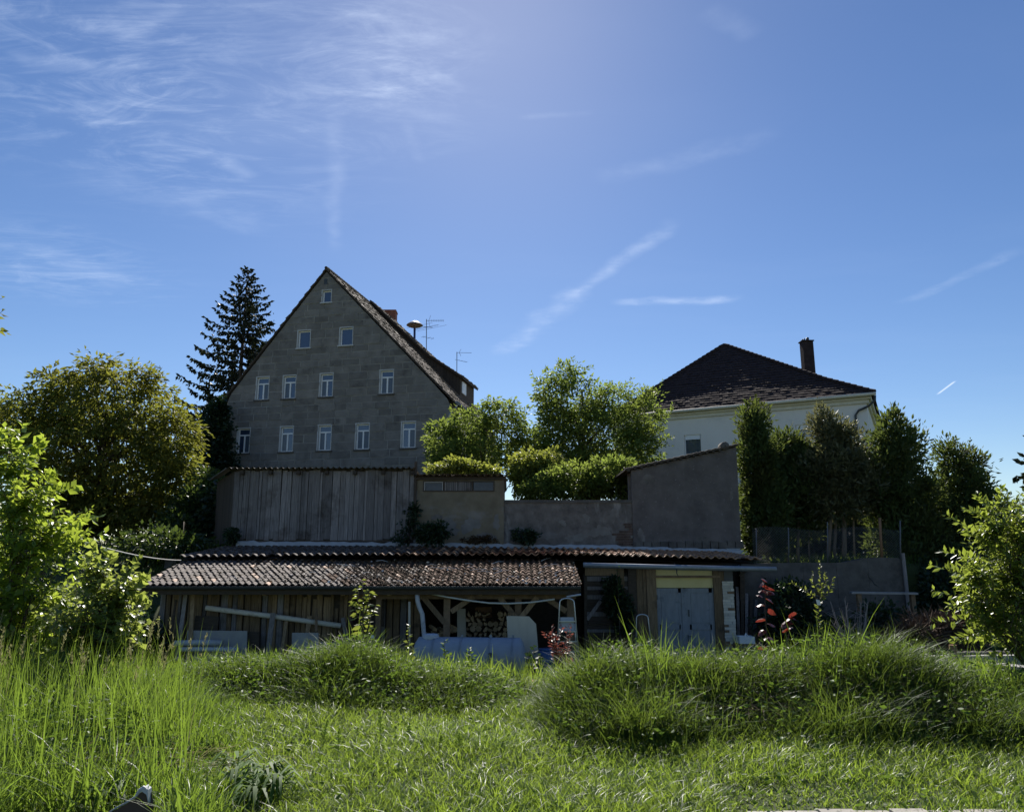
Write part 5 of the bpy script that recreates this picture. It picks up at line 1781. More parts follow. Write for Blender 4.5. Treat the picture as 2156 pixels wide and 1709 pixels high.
# retaining wall with its cracks
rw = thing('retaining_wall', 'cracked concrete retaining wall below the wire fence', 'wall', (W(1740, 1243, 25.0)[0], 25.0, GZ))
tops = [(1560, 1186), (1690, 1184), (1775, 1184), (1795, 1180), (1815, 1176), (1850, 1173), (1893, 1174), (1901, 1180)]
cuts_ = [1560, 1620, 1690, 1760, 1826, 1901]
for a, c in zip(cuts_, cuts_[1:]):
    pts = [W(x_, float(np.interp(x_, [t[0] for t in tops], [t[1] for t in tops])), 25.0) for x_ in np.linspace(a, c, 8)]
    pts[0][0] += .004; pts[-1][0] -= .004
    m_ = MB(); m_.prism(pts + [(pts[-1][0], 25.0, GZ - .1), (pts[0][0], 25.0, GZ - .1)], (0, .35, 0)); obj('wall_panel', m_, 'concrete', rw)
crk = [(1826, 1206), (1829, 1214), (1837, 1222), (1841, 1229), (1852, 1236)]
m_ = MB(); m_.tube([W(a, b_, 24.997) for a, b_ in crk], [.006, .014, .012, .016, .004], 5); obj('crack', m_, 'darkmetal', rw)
# chain link fence on the wall
cf = thing('chain_link_fence', 'sagging chain link fence with thin posts on the retaining wall', 'fence', W(1740, 1180, 25.2))
for x_, yt2, yb2, r_, mt in ((1660, 1110, 1184, .022, 'wire'), (1742, 1098, 1184, .02, 'wire'), (1856, 1090, 1174, .045, 'rusty'), (1895, 1096, 1176, .025, 'wire'), (1592, 1112, 1186, .02, 'wire')):
    m_ = MB(); m_.tube([W(x_ + 1, yb2 + 3, 25.2), W(x_ - (4 if mt == 'rusty' else 0), yt2, 25.2)], r_, 8); obj('post', m_, mt, cf, True)
m_ = MB(); sp = .085
xw0, xw1 = W(1585, 1150, 25.22)[0], W(1895, 1150, 25.22)[0]
zb_ = W(1740, 1183, 25.22)[2]; Hh = W(1740, 1110, 25.22)[2] - zb_
n = int((xw1 - xw0) / sp)
for i in range(-int(Hh / sp) - 1, n + 1):
    for s in (1, -1):
        xa0 = xw0 + i * sp; xb0 = xa0 + Hh
        a, c = max(xa0, xw0), min(xb0, xw1)
        if c - a < .02: continue
        za, zc = zb_ + (a - xa0), zb_ + (c - xa0)
        if s < 0: za, zc = zb_ + Hh - (a - xa0), zb_ + Hh - (c - xa0)
        mid = ((a + c) / 2, 25.22 + .03 * math.sin(i * .7), (za + zc) / 2 - .03)
        sagz = lambda x_: .06 * math.sin((x_ - xw0) * 2.2) - .03
        m_.tube([(a, 25.22, za + sagz(a) * (za - zb_) / Hh), (mid[0], mid[1], mid[2] + sagz(mid[0]) * .5), (c, 25.22, zc + sagz(c) * (zc - zb_) / Hh)], .0055, 3, False)
obj('wire_mesh', m_, 'wire', cf, kind='stuff')
# bench board, fence stake, brown heap, red stake, low wall
bn = thing('plank_bench', 'long grey plank resting on short posts before the retaining wall', 'bench', (W(1860, 1260, 23.0)[0], 23, ground_z(W(1860, 1260, 23.0)[0], 23)))
a, c = W(1791, 1247, 23.0), W(1930, 1249, 22.6)
b = MB(); b.beam(a, c, .32, .055); obj('plank', b, 'greyboard', bn)
for f_ in (.12, .93):
    p = a + (c - a) * f_; g_ = ground_z(p[0], p[1]); b = MB(); b.box((p[0] - .06, p[1] - .06, g_ - .02), (p[0] + .06, p[1] + .06, p[2] - .03)); obj('leg', b, 'beam', bn)
p = W(1902, 1200, 24.9); g_ = ground_z(p[0], 24.4)
m_ = MB(); m_.tube([(p[0] + .06, 24.9, GZ), W(1901, 1164, 24.9)], [.07, .055], 8); mono('wooden_stake', m_, 'greywood', 'old round wooden stake at the end of the retaining wall', 'stake')
p = W(2007, 1380, 14.5); g_ = ground_z(p[0], 14.5)
b = MB(); b.tube([(p[0], 14.5, g_ - .1), W(2006, 1357, 14.5)], [.075, .065], 10); mono('red_stake', b, 'rusty', 'short reddish brown post before the low grey wall', 'post')
lw = thing('low_wall', 'low grey garden bed wall with stones along its top', 'wall', (W(2050, 1390, 15.2)[0], 15.2, -1.3))
a, c = W(1948, 1381, 15.2), W(2175, 1379, 14.6)
b = MB(); b.prism([a, c, (c[0], c[1], -1.5), (a[0], a[1], -1.5)], (0, .16, 0)); obj('wall', b, 'greyboard', lw)
for i in range(8):
    p = W(2018 + i * 17, 1377, 15.1); r_ = rgl.uniform(.05, .09)
    b = MB(); b.lathe(p - UP * .0, [(.3 * r_, -.2 * r_), (r_, .1 * r_), (.85 * r_, .6 * r_), (.4 * r_, .85 * r_), (.05 * r_, .9 * r_)], 8, np.array([1.4, 0, 0])); obj('stone', b, 'concrete', lw)
# weathered plank box at the frame's edge
wt = thing('weathered_trough', 'weathered grey plank trough beside the tall grass mound', 'trough', (W(2140, 1450, 11)[0], 11, ground_z(5.2, 11)))
a, c = W(2088, 1398, 10.8), W(2185, 1408, 9.9)
b = MB(); b.beam(a, c, .30, .035); obj('top_board', b, 'greyboard', wt)
for i in range(4):
    f0 = .35 + i * .16
    p0 = a + (c - a) * f0 - UP * .02; p1 = a + (c - a) * (f0 + .15) - UP * .02
    g_ = ground_z(p0[0], p0[1]) - .05
    b = MB(); b.prism([p0, p1, (p1[0] + .06, p1[1], g_), (p0[0] + .06, p0[1], g_)], (0, .03, 0)); obj('plank', b, 'greywood', wt)
# wire from the left to the roof corner
m_ = MB(); q0, q1 = W(214, 1151, 15.5), W(382, 1179, 22.2)
m_.tube([q0 + (q1 - q0) * t - UP * .25 * t * (1 - t) for t in np.linspace(0, 1, 10)], .014, 6); mono('cable', m_, 'cable', 'pale cable strung from the bushes to the roof corner', 'cable')
# dark object in the near grass
bd_ = thing('moulded_board', 'dark brown moulded board with a pale upturned corner in the near grass', 'board', (W(270, 1700, 4.9)[0], 4.9, 0))
YB = 4.9
poly = [W(x_, y_, YB) for x_, y_ in ((215, 1722), (243, 1704), (266, 1692), (285, 1680), (296, 1668), (304, 1664), (308, 1672), (311, 1695), (312, 1730), (215, 1735))]
b = MB(); b.prism(poly, (.02, .03, 0)); obj('board', b, 'brownplastic', bd_)
ed = [W(x_, y_, YB - .004) + (0, 0, .004) for x_, y_ in ((215, 1720), (243, 1702), (266, 1690), (285, 1678), (295, 1664), (304, 1657))]
b = MB(); b.tube(ed, [.004, .005, .006, .007, .012, .010], 8); obj('edge_band', b, 'greypipe', bd_, True)
b = MB(); b.prism([W(x_, y_, YB - .012) for x_, y_ in ((293, 1668), (304, 1655), (311, 1662), (312, 1690), (308, 1672), (300, 1666))], (0, .05, 0)); obj('tip', b, 'greypipe', bd_)
# kerb stones at the lower edge
for i in range(9):
    p0 = W(1560 + i * 74, 1712, 5.42); p1 = W(1560 + (i + 1) * 74 - 3, 1712, 5.42)
    b = MB(); dz = rgl.uniform(-.01, .01)
    b.prism([(p0[0], 5.1, -.1), (p1[0], 5.1, -.1), (p1[0], 5.1, .03 + dz), (p0[0], 5.1, .03 + dz)], (rgl.normal() * .01, .225 + rgl.uniform(-.03, .015), 0)); mono('kerb_stone', b, 'path', 'flat pale edging stone at the near end of the lawn', 'stone', 'pale edging stones along the lawn')

# ================================================================== vegetation
def gp_(px, Y):
    """ground point below a pixel column at distance Y"""
    x_ = W(px, 1170, Y)[0]
    return np.array([x_, Y, float(T(x_, Y))])


def sprig(pts, Y, n, ln, wd, seed, droop=.2, r=.006, up=.15, spread=1.0):
    """a twig with alternate leaves; returns leaf arrays and a stem"""
    rg = np.random.default_rng(seed)
    P3 = [W(a, b, Y) for a, b in pts]
    P3 = [p + rg.normal(size=3) * .01 for p in P3]
    cum = np.concatenate([[0], np.cumsum([np.linalg.norm(b - a) for a, b in zip(P3, P3[1:])])])
    tt = np.linspace(.12, 1.0, n) * cum[-1]
    B = np.stack([np.interp(tt, cum, [p[i] for p in P3]) for i in range(3)], 1)
    dirn = nrm(P3[-1] - P3[0])
    D = rg.normal(size=(n, 3)) * spread
    D -= (D @ dirn)[:, None] * dirn
    D /= np.linalg.norm(D, axis=1, keepdims=True)
    D = D + dirn * .55 + UP * (up - droop)
    L_ = ln * rg.uniform(.75, 1.2, n) * np.linspace(1.1, .7, n)
    V, F = leaves(B, D, L_, L_ * wd / ln, .22, rg)
    mb = MB(); mb.tube(P3, [r * (1 - .75 * i / (len(P3) - 1)) for i in range(len(P3))], 5)
    return (V, F), mb


def join_mb(mbs):
    m_ = MB()
    for b in mbs:
        m_.add(b.arr(), b.f)
    return m_


# ---- far trees
wal = [lobe(215, 965, 195, 150, 33), lobe(235, 850, 140, 85, 33), lobe(75, 885, 95, 85, 33), lobe(362, 930, 62, 85, 32.4), lobe(355, 1010, 62, 70, 32.2), lobe(230, 1090, 175, 75, 32.5), lobe(120, 1060, 120, 100, 33),
       lobe(195, 775, 52, 32, 33), lobe(298, 802, 42, 40, 33), lobe(110, 810, 55, 45, 33), lobe(20, 900, 70, 70, 33.5), lobe(330, 1080, 70, 60, 32)]
tree('walnut_tree', 'broad rounded tree with olive and rusty yellow leaves left of the stone house'.replace(' left of', ' before'), 'tree', wal, 'walnut', gp_(190, 33), W(225, 870, 33), 2100, 20, .42, .24, .095, .28, 46, .75, 2, .33)
sp_leader = []


def spruce(name, label, px, y_top, y_low, Y, half_low, seed, side=None):
    rg = np.random.default_rng(seed)
    base = gp_(px, Y); top = W(px + 3, y_top, Y)
    base[0] = top[0]
    th = thing(name, label, 'tree', base)
    k = Y / FPX
    H = top[2] - base[2]
    z_low = W(px, y_low, Y)[2]
    P, D, L_ = [], [], []
    bm_ = MB()
    bm_.tube([base, base + (top - base) * .5, top], [H * .014, H * .009, .02], 9)
    obj('trunk', bm_, 'bark', th, True)
    br = MB()
    z = top[2] - .15
    i = 0
    while z > z_low:
        f = (top[2] - z) / (top[2] - z_low)
        Rb = half_low * k * (f ** .72) * .98 + .25
        nb = 6 if f > .1 else 5
        for b in range(nb):
            a = b * 2 * math.pi / nb + i * .9 + rg.normal() * .2
            R1 = Rb * rg.uniform(.72, 1.12)
            o = np.array([math.cos(a), math.sin(a), 0])
            s = np.linspace(0, 1, 7)
            zz = -.46 * R1 * s + .50 * R1 * s ** 2.4 + rg.normal() * .06
            pts = [np.array([top[0], Y, z]) + o * R1 * q + UP * zq for q, zq in zip(s, zz)]
            br.tube(pts, [.035 * (1 - .8 * q) for q in s], 4, False)
            n = max(8, int(R1 / .058))
            q = rg.uniform(.12, 1, n)
            B = np.stack([np.interp(q, s, [p[j] for p in pts]) for j in range(3)], 1)
            side_ = np.cross(o, UP)
            B += side_ * rg.normal(size=(n, 1)) * .10 * R1 ** .5
            d_ = o * .35 + side_ * rg.normal(size=(n, 1)) * .5 + UP * (-.85 + rg.normal(size=(n, 1)) * .25)
            P.append(B); D.append(d_); L_.append(rg.uniform(.26, .56, n) * (.55 + .45 * f))
            n2 = max(4, int(R1 / .16)); q = rg.uniform(.3, 1.03, n2)
            B = np.stack([np.interp(q, s, [p[j] for p in pts]) for j in range(3)], 1)
            d_ = o * 1.0 + side_ * rg.normal(size=(n2, 1)) * .6 + UP * (.35 + rg.normal(size=(n2, 1)) * .2)
            P.append(B); D.append(d_); L_.append(rg.uniform(.26, .46, n2))
        z -= .46 + .30 * f
        i += 1
    P, D, L_ = np.concatenate(P), np.concatenate(D), np.concatenate(L_)
    V, F = leaves(P, D, L_, L_ * .46, .3, rg)
    # second blade across each twig so it has body
    V2, F2 = leaves(P, D, L_ * .9, L_ * .40, .3, rg)
    V, F = merge([(V, F), (V2, F2)])
    npobj('crown', V, F, 'spruce', th)
    obj('bough', br, 'bark', th, kind='stuff')
    return th


spruce('spruce_tree', 'tall dark spruce with drooping twigs rising behind the stone house', 519, 567, 985, 56, 168, 4)
spruce('spruce_tree', 'dark spruce with hanging boughs at the picture edge behind the thujas'.replace(' at the picture edge', ' standing alone'), 2262, 760, 1110, 33, 160, 9)

ivl = [lobe(452, 900, 24, 60, 46.6, .7), lobe(452, 960, 38, 75, 46.3, .8), lobe(436, 1040, 46, 80, 46.2, .9), lobe(468, 1005, 24, 55, 46.3, .6), lobe(462, 865, 13, 25, 46.5, .5), lobe(462, 1075, 22, 60, 30.5, .5)]
tree('ivy_mass', 'dark ivy climbing the corner of the stone house', 'ivy', ivl, 'ivy', gp_(455, 46.4), W(460, 870, 46.4), 760, 18, .42, .22, .16, .10, 10, .5, 12, .2)
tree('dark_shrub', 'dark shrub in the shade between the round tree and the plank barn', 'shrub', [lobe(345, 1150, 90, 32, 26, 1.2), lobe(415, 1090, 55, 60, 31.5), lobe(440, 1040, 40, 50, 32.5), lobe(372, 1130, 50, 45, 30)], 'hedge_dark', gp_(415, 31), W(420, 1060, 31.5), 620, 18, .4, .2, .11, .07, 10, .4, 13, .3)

lil1 = [lobe(985, 905, 62, 45, 35), lobe(1052, 875, 46, 36, 35), lobe(1088, 905, 34, 38, 35), lobe(932, 930, 42, 48, 35), lobe(990, 962, 100, 42, 34.5), lobe(1090, 965, 46, 46, 35), lobe(1040, 850, 20, 16, 35), lobe(1115, 940, 40, 40, 35), lobe(950, 965, 50, 26, 34)]
tree('lilac_shrub', 'smaller light green shrub between the stone house and the tall shrub', 'shrub', lil1, 'lilac', gp_(1015, 35), W(1020, 890, 35), 800, 16, .34, .19, .085, .09, 40, .3, 5, .32)
lil2 = [lobe(1205, 845, 78, 62, 37), lobe(1192, 785, 34, 30, 37), lobe(1160, 830, 40, 48, 37), lobe(1285, 850, 80, 46, 37), lobe(1362, 870, 40, 52, 37), lobe(1250, 930, 128, 70, 36.5), lobe(1160, 910, 46, 54, 36.5), lobe(1340, 945, 62, 52, 36.5), lobe(1215, 990, 120, 45, 36), lobe(1150, 960, 50, 50, 36)]
ex, st = [], []
for i, pts in enumerate(([(1290, 840), (1310, 812), (1332, 798)], [(1370, 850), (1388, 820), (1396, 800)], [(1190, 800), (1195, 775), (1205, 752)], [(1390, 880), (1410, 868), (1416, 850)], [(1385, 925), (1405, 918), (1418, 922)],
                         [(1150, 810), (1128, 800), (1118, 786)], [(1340, 860), (1362, 842), (1380, 838)], [(1215, 790), (1235, 775), (1250, 772)])):
    lf, mb = sprig(pts, 37, 24, .26, .10, 70 + i, .1, .02); ex.append(lf); st.append(mb)
tree('lilac_shrub', 'tall loose green shrub reaching up beside the white house', 'shrub', lil2, 'lilac', gp_(1235, 37), W(1225, 820, 37), 1450, 16, .36, .20, .085, .13, 60, .3, 6, .32, extra=merge(ex))
tree('hedge_bush', 'sunlit yellow green leaves spilling over the outbuilding roof', 'bush', [lobe(925, 988, 30, 14, 29.5, .7), lobe(975, 982, 38, 15, 29.5, .8), lobe(1028, 992, 26, 11, 29.5, .7)], 'hedge_bright', gp_(965, 29.6), W(965, 990, 29.6), 170, 16, .22, .16, .10, .04, 8, .2, 7, .4)
tree('hedge_bush', 'sunlit yellow green bush standing behind the garden wall', 'bush', [lobe(1120, 972, 44, 24, 30.5), lobe(1135, 1002, 56, 34, 30.5), lobe(1090, 1005, 18, 34, 30.5), lobe(1165, 965, 30, 20, 31)], 'hedge_bright', gp_(1125, 30.6), W(1125, 980, 30.6), 330, 16, .26, .16, .09, .05, 10, .2, 8, .35)
tree('hedge_bush', 'mid green bush in the gap before the blank shed wall', 'bush', [lobe(1210, 1015, 80, 40, 29.5), lobe(1285, 1005, 55, 46, 29.5), lobe(1140, 1035, 50, 26, 29.2)], 'lilac', gp_(1235, 29.6), W(1235, 1000, 29.6), 480, 16, .28, .16, .09, .06, 14, .3, 9, .3)


def thuja(label, lobes, px, Y, ytop, n, per, mat, seed, trunks=(), leaders=()):
    base = gp_(px, Y)
    th = thing('thuja_tree', label, 'tree', base, 'thujas along the fence')
    (V, F), C = crown(lobes, n, per, .34, .20, .07, -.45, seed, .36, .2, .55, 1.2, .62, 1.22)
    parts_ = [(V, F)]
    rg = np.random.default_rng(seed + 50)
    for (lx_, ly_, h_) in leaders:
        m_ = 26
        t = np.sort(rg.uniform(0, 1, m_))
        b0 = W(lx_, ly_, Y); k = Y / FPX
        B = b0 + np.outer(t, np.array([rg.normal() * 3 * k, 0, h_ * k]))
        D = rg.normal(size=(m_, 3)) * .8; D[:, 2] += .5
        parts_.append(leaves(B, D, (1.15 - t) * .30, .055, .2, rg))
    V, F = merge(parts_)
    npobj('crown', V, F, mat, th)
    if not trunks: trunks = [(px, 1178, px, ytop + 60, .08)]
    for (a, b_, c, d, r_) in trunks:
        m_ = MB(); p0 = gp_(a, Y); p1 = W(c, d, Y)
        mid = W(a, b_, Y); m_.tube([p0 - UP * .1, mid, (mid + p1) / 2 + np.array([.04, 0, 0]), p1], [r_ * 1.1, r_, r_ * .85, r_ * .4], 8)
        obj('trunk', m_, 'trunkpale', th, True)
    return th


thuja('narrow dense thuja column touching the blank shed wall', [lobe(1590, 892, 30, 38, 28), lobe(1594, 960, 44, 60, 28), lobe(1604, 1060, 52, 75, 28), lobe(1612, 1130, 50, 45, 28)], 1596, 28, 850, 700, 22, 'thuja', 31, leaders=[(1575, 862, 22), (1592, 855, 26), (1610, 862, 18)])
thuja('short ragged thuja between the narrow column and the pale one', [lobe(1655, 955, 36, 42, 28.6), lobe(1672, 1030, 52, 60, 28.6), lobe(1690, 980, 40, 50, 28.6), lobe(1680, 1090, 50, 40, 29)], 1665, 28.6, 905, 700, 26, 'thuja', 32, [(1680, 1160, 1681, 1000, .06), (1656, 1150, 1660, 1010, .035), (1703, 1150, 1702, 1020, .035)], [(1642, 925, 24), (1660, 915, 20)])
thuja('pale thinning thuja with a leaning bare tip before the white house', [lobe(1757, 925, 44, 42, 28), lobe(1770, 975, 66, 55, 28), lobe(1728, 1000, 50, 50, 28), lobe(1798, 1015, 50, 62, 28), lobe(1735, 893, 20, 30, 28), lobe(1760, 1055, 72, 36, 28)], 1760, 28, 840, 800, 22, 'thuja_pale', 33,
      [(1744, 1160, 1752, 1000, .08), (1757, 1150, 1764, 990, .06), (1778, 1160, 1772, 1000, .09), (1798, 1130, 1790, 990, .035)], [(1722, 880, 48), (1730, 870, 30), (1745, 885, 24), (1705, 905, 22)])
thuja('tall dark thuja with feathery tip at the corner of the white house', [lobe(1882, 898, 28, 32, 28), lobe(1888, 950, 56, 50, 28), lobe(1900, 1040, 74, 75, 28), lobe(1912, 1130, 82, 66, 28), lobe(1846, 1010, 34, 66, 28), lobe(1915, 1200, 60, 50, 27)], 1890, 28, 845, 1150, 22, 'thuja', 34, leaders=[(1881, 880, 34), (1858, 900, 24), (1915, 905, 26), (1870, 890, 20), (1928, 925, 20)])
thuja('last thuja of the row with two feathery tips', [lobe(2000, 965, 28, 36, 28.5), lobe(2046, 985, 26, 34, 28.5), lobe(2020, 1030, 66, 50, 28.5), lobe(2050, 1100, 95, 65, 28.5), lobe(1985, 1110, 58, 80, 28.5), lobe(2030, 1200, 100, 66, 27), lobe(2120, 1160, 60, 80, 28.5)], 2015, 28.5, 915, 1250, 22, 'thuja', 35, leaders=[(1995, 945, 34), (2012, 940, 26), (2046, 955, 34), (2075, 975, 22)])
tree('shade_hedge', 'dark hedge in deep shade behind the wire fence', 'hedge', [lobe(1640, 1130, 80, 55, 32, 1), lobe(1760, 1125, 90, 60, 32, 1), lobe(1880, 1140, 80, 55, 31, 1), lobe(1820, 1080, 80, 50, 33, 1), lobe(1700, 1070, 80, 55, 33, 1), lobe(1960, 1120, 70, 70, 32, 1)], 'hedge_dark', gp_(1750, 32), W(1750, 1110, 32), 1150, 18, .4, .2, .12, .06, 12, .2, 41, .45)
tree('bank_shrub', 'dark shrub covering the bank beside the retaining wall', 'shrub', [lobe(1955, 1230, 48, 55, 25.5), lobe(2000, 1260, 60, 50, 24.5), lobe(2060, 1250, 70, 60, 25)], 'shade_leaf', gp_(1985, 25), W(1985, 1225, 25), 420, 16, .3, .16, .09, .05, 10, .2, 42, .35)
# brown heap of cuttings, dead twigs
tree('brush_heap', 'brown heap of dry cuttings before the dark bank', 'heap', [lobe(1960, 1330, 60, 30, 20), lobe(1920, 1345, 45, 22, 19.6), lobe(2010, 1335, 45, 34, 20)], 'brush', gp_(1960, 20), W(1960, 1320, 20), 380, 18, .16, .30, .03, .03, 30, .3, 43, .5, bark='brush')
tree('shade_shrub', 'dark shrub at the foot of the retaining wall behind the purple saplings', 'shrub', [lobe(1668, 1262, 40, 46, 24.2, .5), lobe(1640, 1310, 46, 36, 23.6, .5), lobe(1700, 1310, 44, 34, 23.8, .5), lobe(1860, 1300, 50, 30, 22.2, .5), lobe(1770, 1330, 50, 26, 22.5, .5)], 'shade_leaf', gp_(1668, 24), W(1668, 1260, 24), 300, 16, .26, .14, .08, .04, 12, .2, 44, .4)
rgv = np.random.default_rng(77)
dt = MB()
db = gp_(1790, 20.5)
for i in range(26):
    p = db + np.array([rgv.normal() * .15, rgv.normal() * .15, .0])
    q = W(1790 + rgv.uniform(-46, 46), rgv.uniform(1262, 1310), 20.5 + rgv.uniform(-.4, .4))
    mid = (p + q) / 2 + rgv.normal(size=3) * .08
    dt.tube([p, mid, q], [.02, .013, .005], 5)
    for j in range(3):
        s = mid + (q - mid) * rgv.uniform(.1, .9); dt.tube([s, s + np.array([rgv.normal() * .16, rgv.normal() * .1, rgv.uniform(.02, .25)])], [.007, .003], 4)
mono('dead_bush', dt, 'deadtwig', 'bare grey dead bush below the plank bench', 'bush')
# small shaded plants on the wall foot and before the barn
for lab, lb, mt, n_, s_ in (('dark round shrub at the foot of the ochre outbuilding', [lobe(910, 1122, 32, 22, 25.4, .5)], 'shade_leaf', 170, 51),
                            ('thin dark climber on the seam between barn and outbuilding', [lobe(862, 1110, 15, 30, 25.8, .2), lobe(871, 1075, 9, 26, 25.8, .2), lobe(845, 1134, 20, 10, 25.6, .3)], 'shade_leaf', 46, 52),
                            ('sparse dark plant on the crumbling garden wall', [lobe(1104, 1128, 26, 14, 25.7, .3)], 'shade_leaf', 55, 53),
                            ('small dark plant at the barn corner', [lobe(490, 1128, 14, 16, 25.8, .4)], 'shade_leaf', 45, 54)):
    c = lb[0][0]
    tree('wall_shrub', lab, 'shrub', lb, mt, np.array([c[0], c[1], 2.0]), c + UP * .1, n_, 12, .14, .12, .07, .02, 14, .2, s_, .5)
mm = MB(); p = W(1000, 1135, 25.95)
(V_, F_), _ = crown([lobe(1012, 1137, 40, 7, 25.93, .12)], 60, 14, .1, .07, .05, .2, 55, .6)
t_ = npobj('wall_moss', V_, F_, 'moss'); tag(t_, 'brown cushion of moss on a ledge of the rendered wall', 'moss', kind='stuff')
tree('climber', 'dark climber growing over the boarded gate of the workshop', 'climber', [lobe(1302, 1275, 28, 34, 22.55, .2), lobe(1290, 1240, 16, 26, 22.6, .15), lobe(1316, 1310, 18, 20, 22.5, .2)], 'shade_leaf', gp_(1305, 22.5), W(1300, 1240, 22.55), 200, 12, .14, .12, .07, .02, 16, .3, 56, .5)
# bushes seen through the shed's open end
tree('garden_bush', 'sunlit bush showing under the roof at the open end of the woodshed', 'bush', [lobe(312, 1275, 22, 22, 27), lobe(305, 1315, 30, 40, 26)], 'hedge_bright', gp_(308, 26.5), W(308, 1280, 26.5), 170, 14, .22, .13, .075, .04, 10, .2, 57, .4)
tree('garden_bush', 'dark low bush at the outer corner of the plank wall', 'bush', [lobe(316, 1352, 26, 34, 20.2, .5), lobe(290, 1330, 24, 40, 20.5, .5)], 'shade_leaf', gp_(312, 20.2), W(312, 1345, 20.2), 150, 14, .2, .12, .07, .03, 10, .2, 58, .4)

# ---- near bushes
ex, st = [], []
for i, pts in enumerate(([(40, 960), (42, 920), (46, 892)], [(95, 1040), (130, 1035), (155, 1022)], [(120, 1110), (170, 1095), (205, 1085)], [(60, 935), (75, 930), (88, 942)], [(110, 1150), (160, 1140), (218, 1122)], [(90, 1020), (105, 1005), (120, 1000)],
                         [(20, 950), (14, 920), (8, 900)], [(130, 1190), (180, 1175), (210, 1180)])):
    lf, mb = sprig(pts, 9, 17, .145, .085, 100 + i, .05, .008); ex.append(lf); st.append(mb)
bl = [lobe(25, 975, 42, 60, 9, .5), lobe(55, 1050, 70, 55, 9, .6), lobe(95, 1115, 62, 46, 9, .6), lobe(45, 1150, 110, 70, 9, .7), lobe(60, 1245, 105, 75, 9, .7), lobe(85, 1335, 105, 60, 9, .6), lobe(10, 1330, 70, 80, 9, .6)]
shoot_bush('broadleaf_bush', 'bright sunlit bush with broad yellow green leaves before the round tree', 'bush', bl, 'bush_bright', gp_(50, 9), W(40, 1000, 9), 320, .40, 15, .128, .072, .03, 50, 61, merge(ex))
ex = []
for i, pts in enumerate(([(200, 1190), (197, 1160), (190, 1140)], [(260, 1215), (280, 1190), (298, 1178)], [(230, 1190), (235, 1170), (222, 1155)], [(280, 1230), (300, 1222), (312, 1208)], [(270, 1270), (296, 1262), (315, 1275)])):
    lf, mb = sprig(pts, 8.3, 15, .10, .085, 120 + i, .2, .006); ex.append(lf)
bl = [lobe(205, 1205, 36, 36, 8.3, .3), lobe(235, 1255, 55, 46, 8.3, .4), lobe(272, 1225, 26, 24, 8.3, .25), lobe(180, 1320, 75, 60, 8.3, .5), lobe(245, 1330, 52, 48, 8.3, .4)]
shoot_bush('roundleaf_bush', 'lower pale green bush with small round leaves beside the broad leaved one', 'bush', bl, 'bush_pale', gp_(215, 8.3), W(220, 1210, 8.3), 190, .32, 14, .090, .078, .02, 36, 62, merge(ex), droop=.55)
ex = []
for i, pts in enumerate(([(2060, 1130), (2020, 1105), (1993, 1082)], [(2060, 1180), (2010, 1165), (1980, 1158)], [(2050, 1220), (2010, 1203), (1962, 1192)], [(2090, 1080), (2072, 1055), (2058, 1042)], [(2060, 1250), (2010, 1255), (1965, 1243)], [(2070, 1290), (2010, 1306), (1962, 1312)],
                         [(2110, 1060), (2110, 1040), (2106, 1024)], [(2060, 1330), (2030, 1345), (2005, 1352)], [(2080, 1100), (2050, 1075), (2030, 1068)], [(2120, 1350), (2090, 1385), (2060, 1400)])):
    lf, mb = sprig(pts, 9, 19, .115, .05, 140 + i, .05, .007, .3); ex.append(lf); st.append(mb)
bl = [lobe(2135, 1105, 52, 75, 9, .5), lobe(2085, 1115, 42, 42, 9, .4), lobe(2062, 1205, 48, 46, 9, .45), lobe(2125, 1215, 70, 75, 9, .6), lobe(2050, 1260, 40, 30, 9, .4), lobe(2105, 1305, 72, 52, 9, .6), lobe(2155, 1345, 50, 48, 9, .5), lobe(2175, 1200, 60, 120, 9, .6)]
shoot_bush('privet_bush', 'sunlit bush with small pointed leaves overhanging the dark garden corner', 'bush', bl, 'privet', gp_(2140, 9), W(2135, 1080, 9), 300, .40, 20, .105, .046, .026, 50, 63, merge(ex), droop=.15)
(lf1, m1) = sprig([(-60, 700), (-20, 670), (4, 655)], 7, 9, .11, .06, 160, .4, .006)
(lf2, m2) = sprig([(-60, 720), (-20, 690), (10, 700)], 7, 12, .11, .055, 161, .5, .006)
(lf3, m3) = sprig([(-60, 700), (-14, 640), (2, 628)], 7, 7, .10, .05, 162, .4, .006)
b0 = gp_(-160, 7)
hb = thing('overhanging_branch', 'leafy twig reaching into the sky from outside the view', 'tree', b0)
V, F = merge([lf1, lf2, lf3]); npobj('crown', V, F, 'walnut', hb)
m_ = join_mb([m1, m2, m3]); m_.tube([b0, W(-150, 1000, 7), W(-120, 760, 7), W(-60, 705, 7)], [.06, .05, .03, .008], 7); obj('trunk', m_, 'bark', hb)


def sapling(name, label, cat, stems, Y, mat, ln, wd, n, seed, droop=.5, bark='bark', base=None, r=.010, spread=1.0, group=None):
    g0 = gp_(stems[0][0][0], Y) if base is None else base
    th = thing(name, label, cat, g0, group)
    ex = []
    m_ = MB()
    for i, pts in enumerate(stems):
        lf, mb = sprig(pts, Y, n if np.isscalar(n) else n[i], ln, wd, seed + i, droop, r, spread=spread)
        ex.append(lf); m_.add(mb.arr(), mb.f)
    p0 = W(*stems[0][0], Y)
    m_.tube([g0 - UP * .05, p0], [r * 1.3, r * 1.05], 6)
    V, F = merge(ex)
    npobj('crown', V, F, mat, th)
    obj('stem', m_, bark, th, True)
    return th


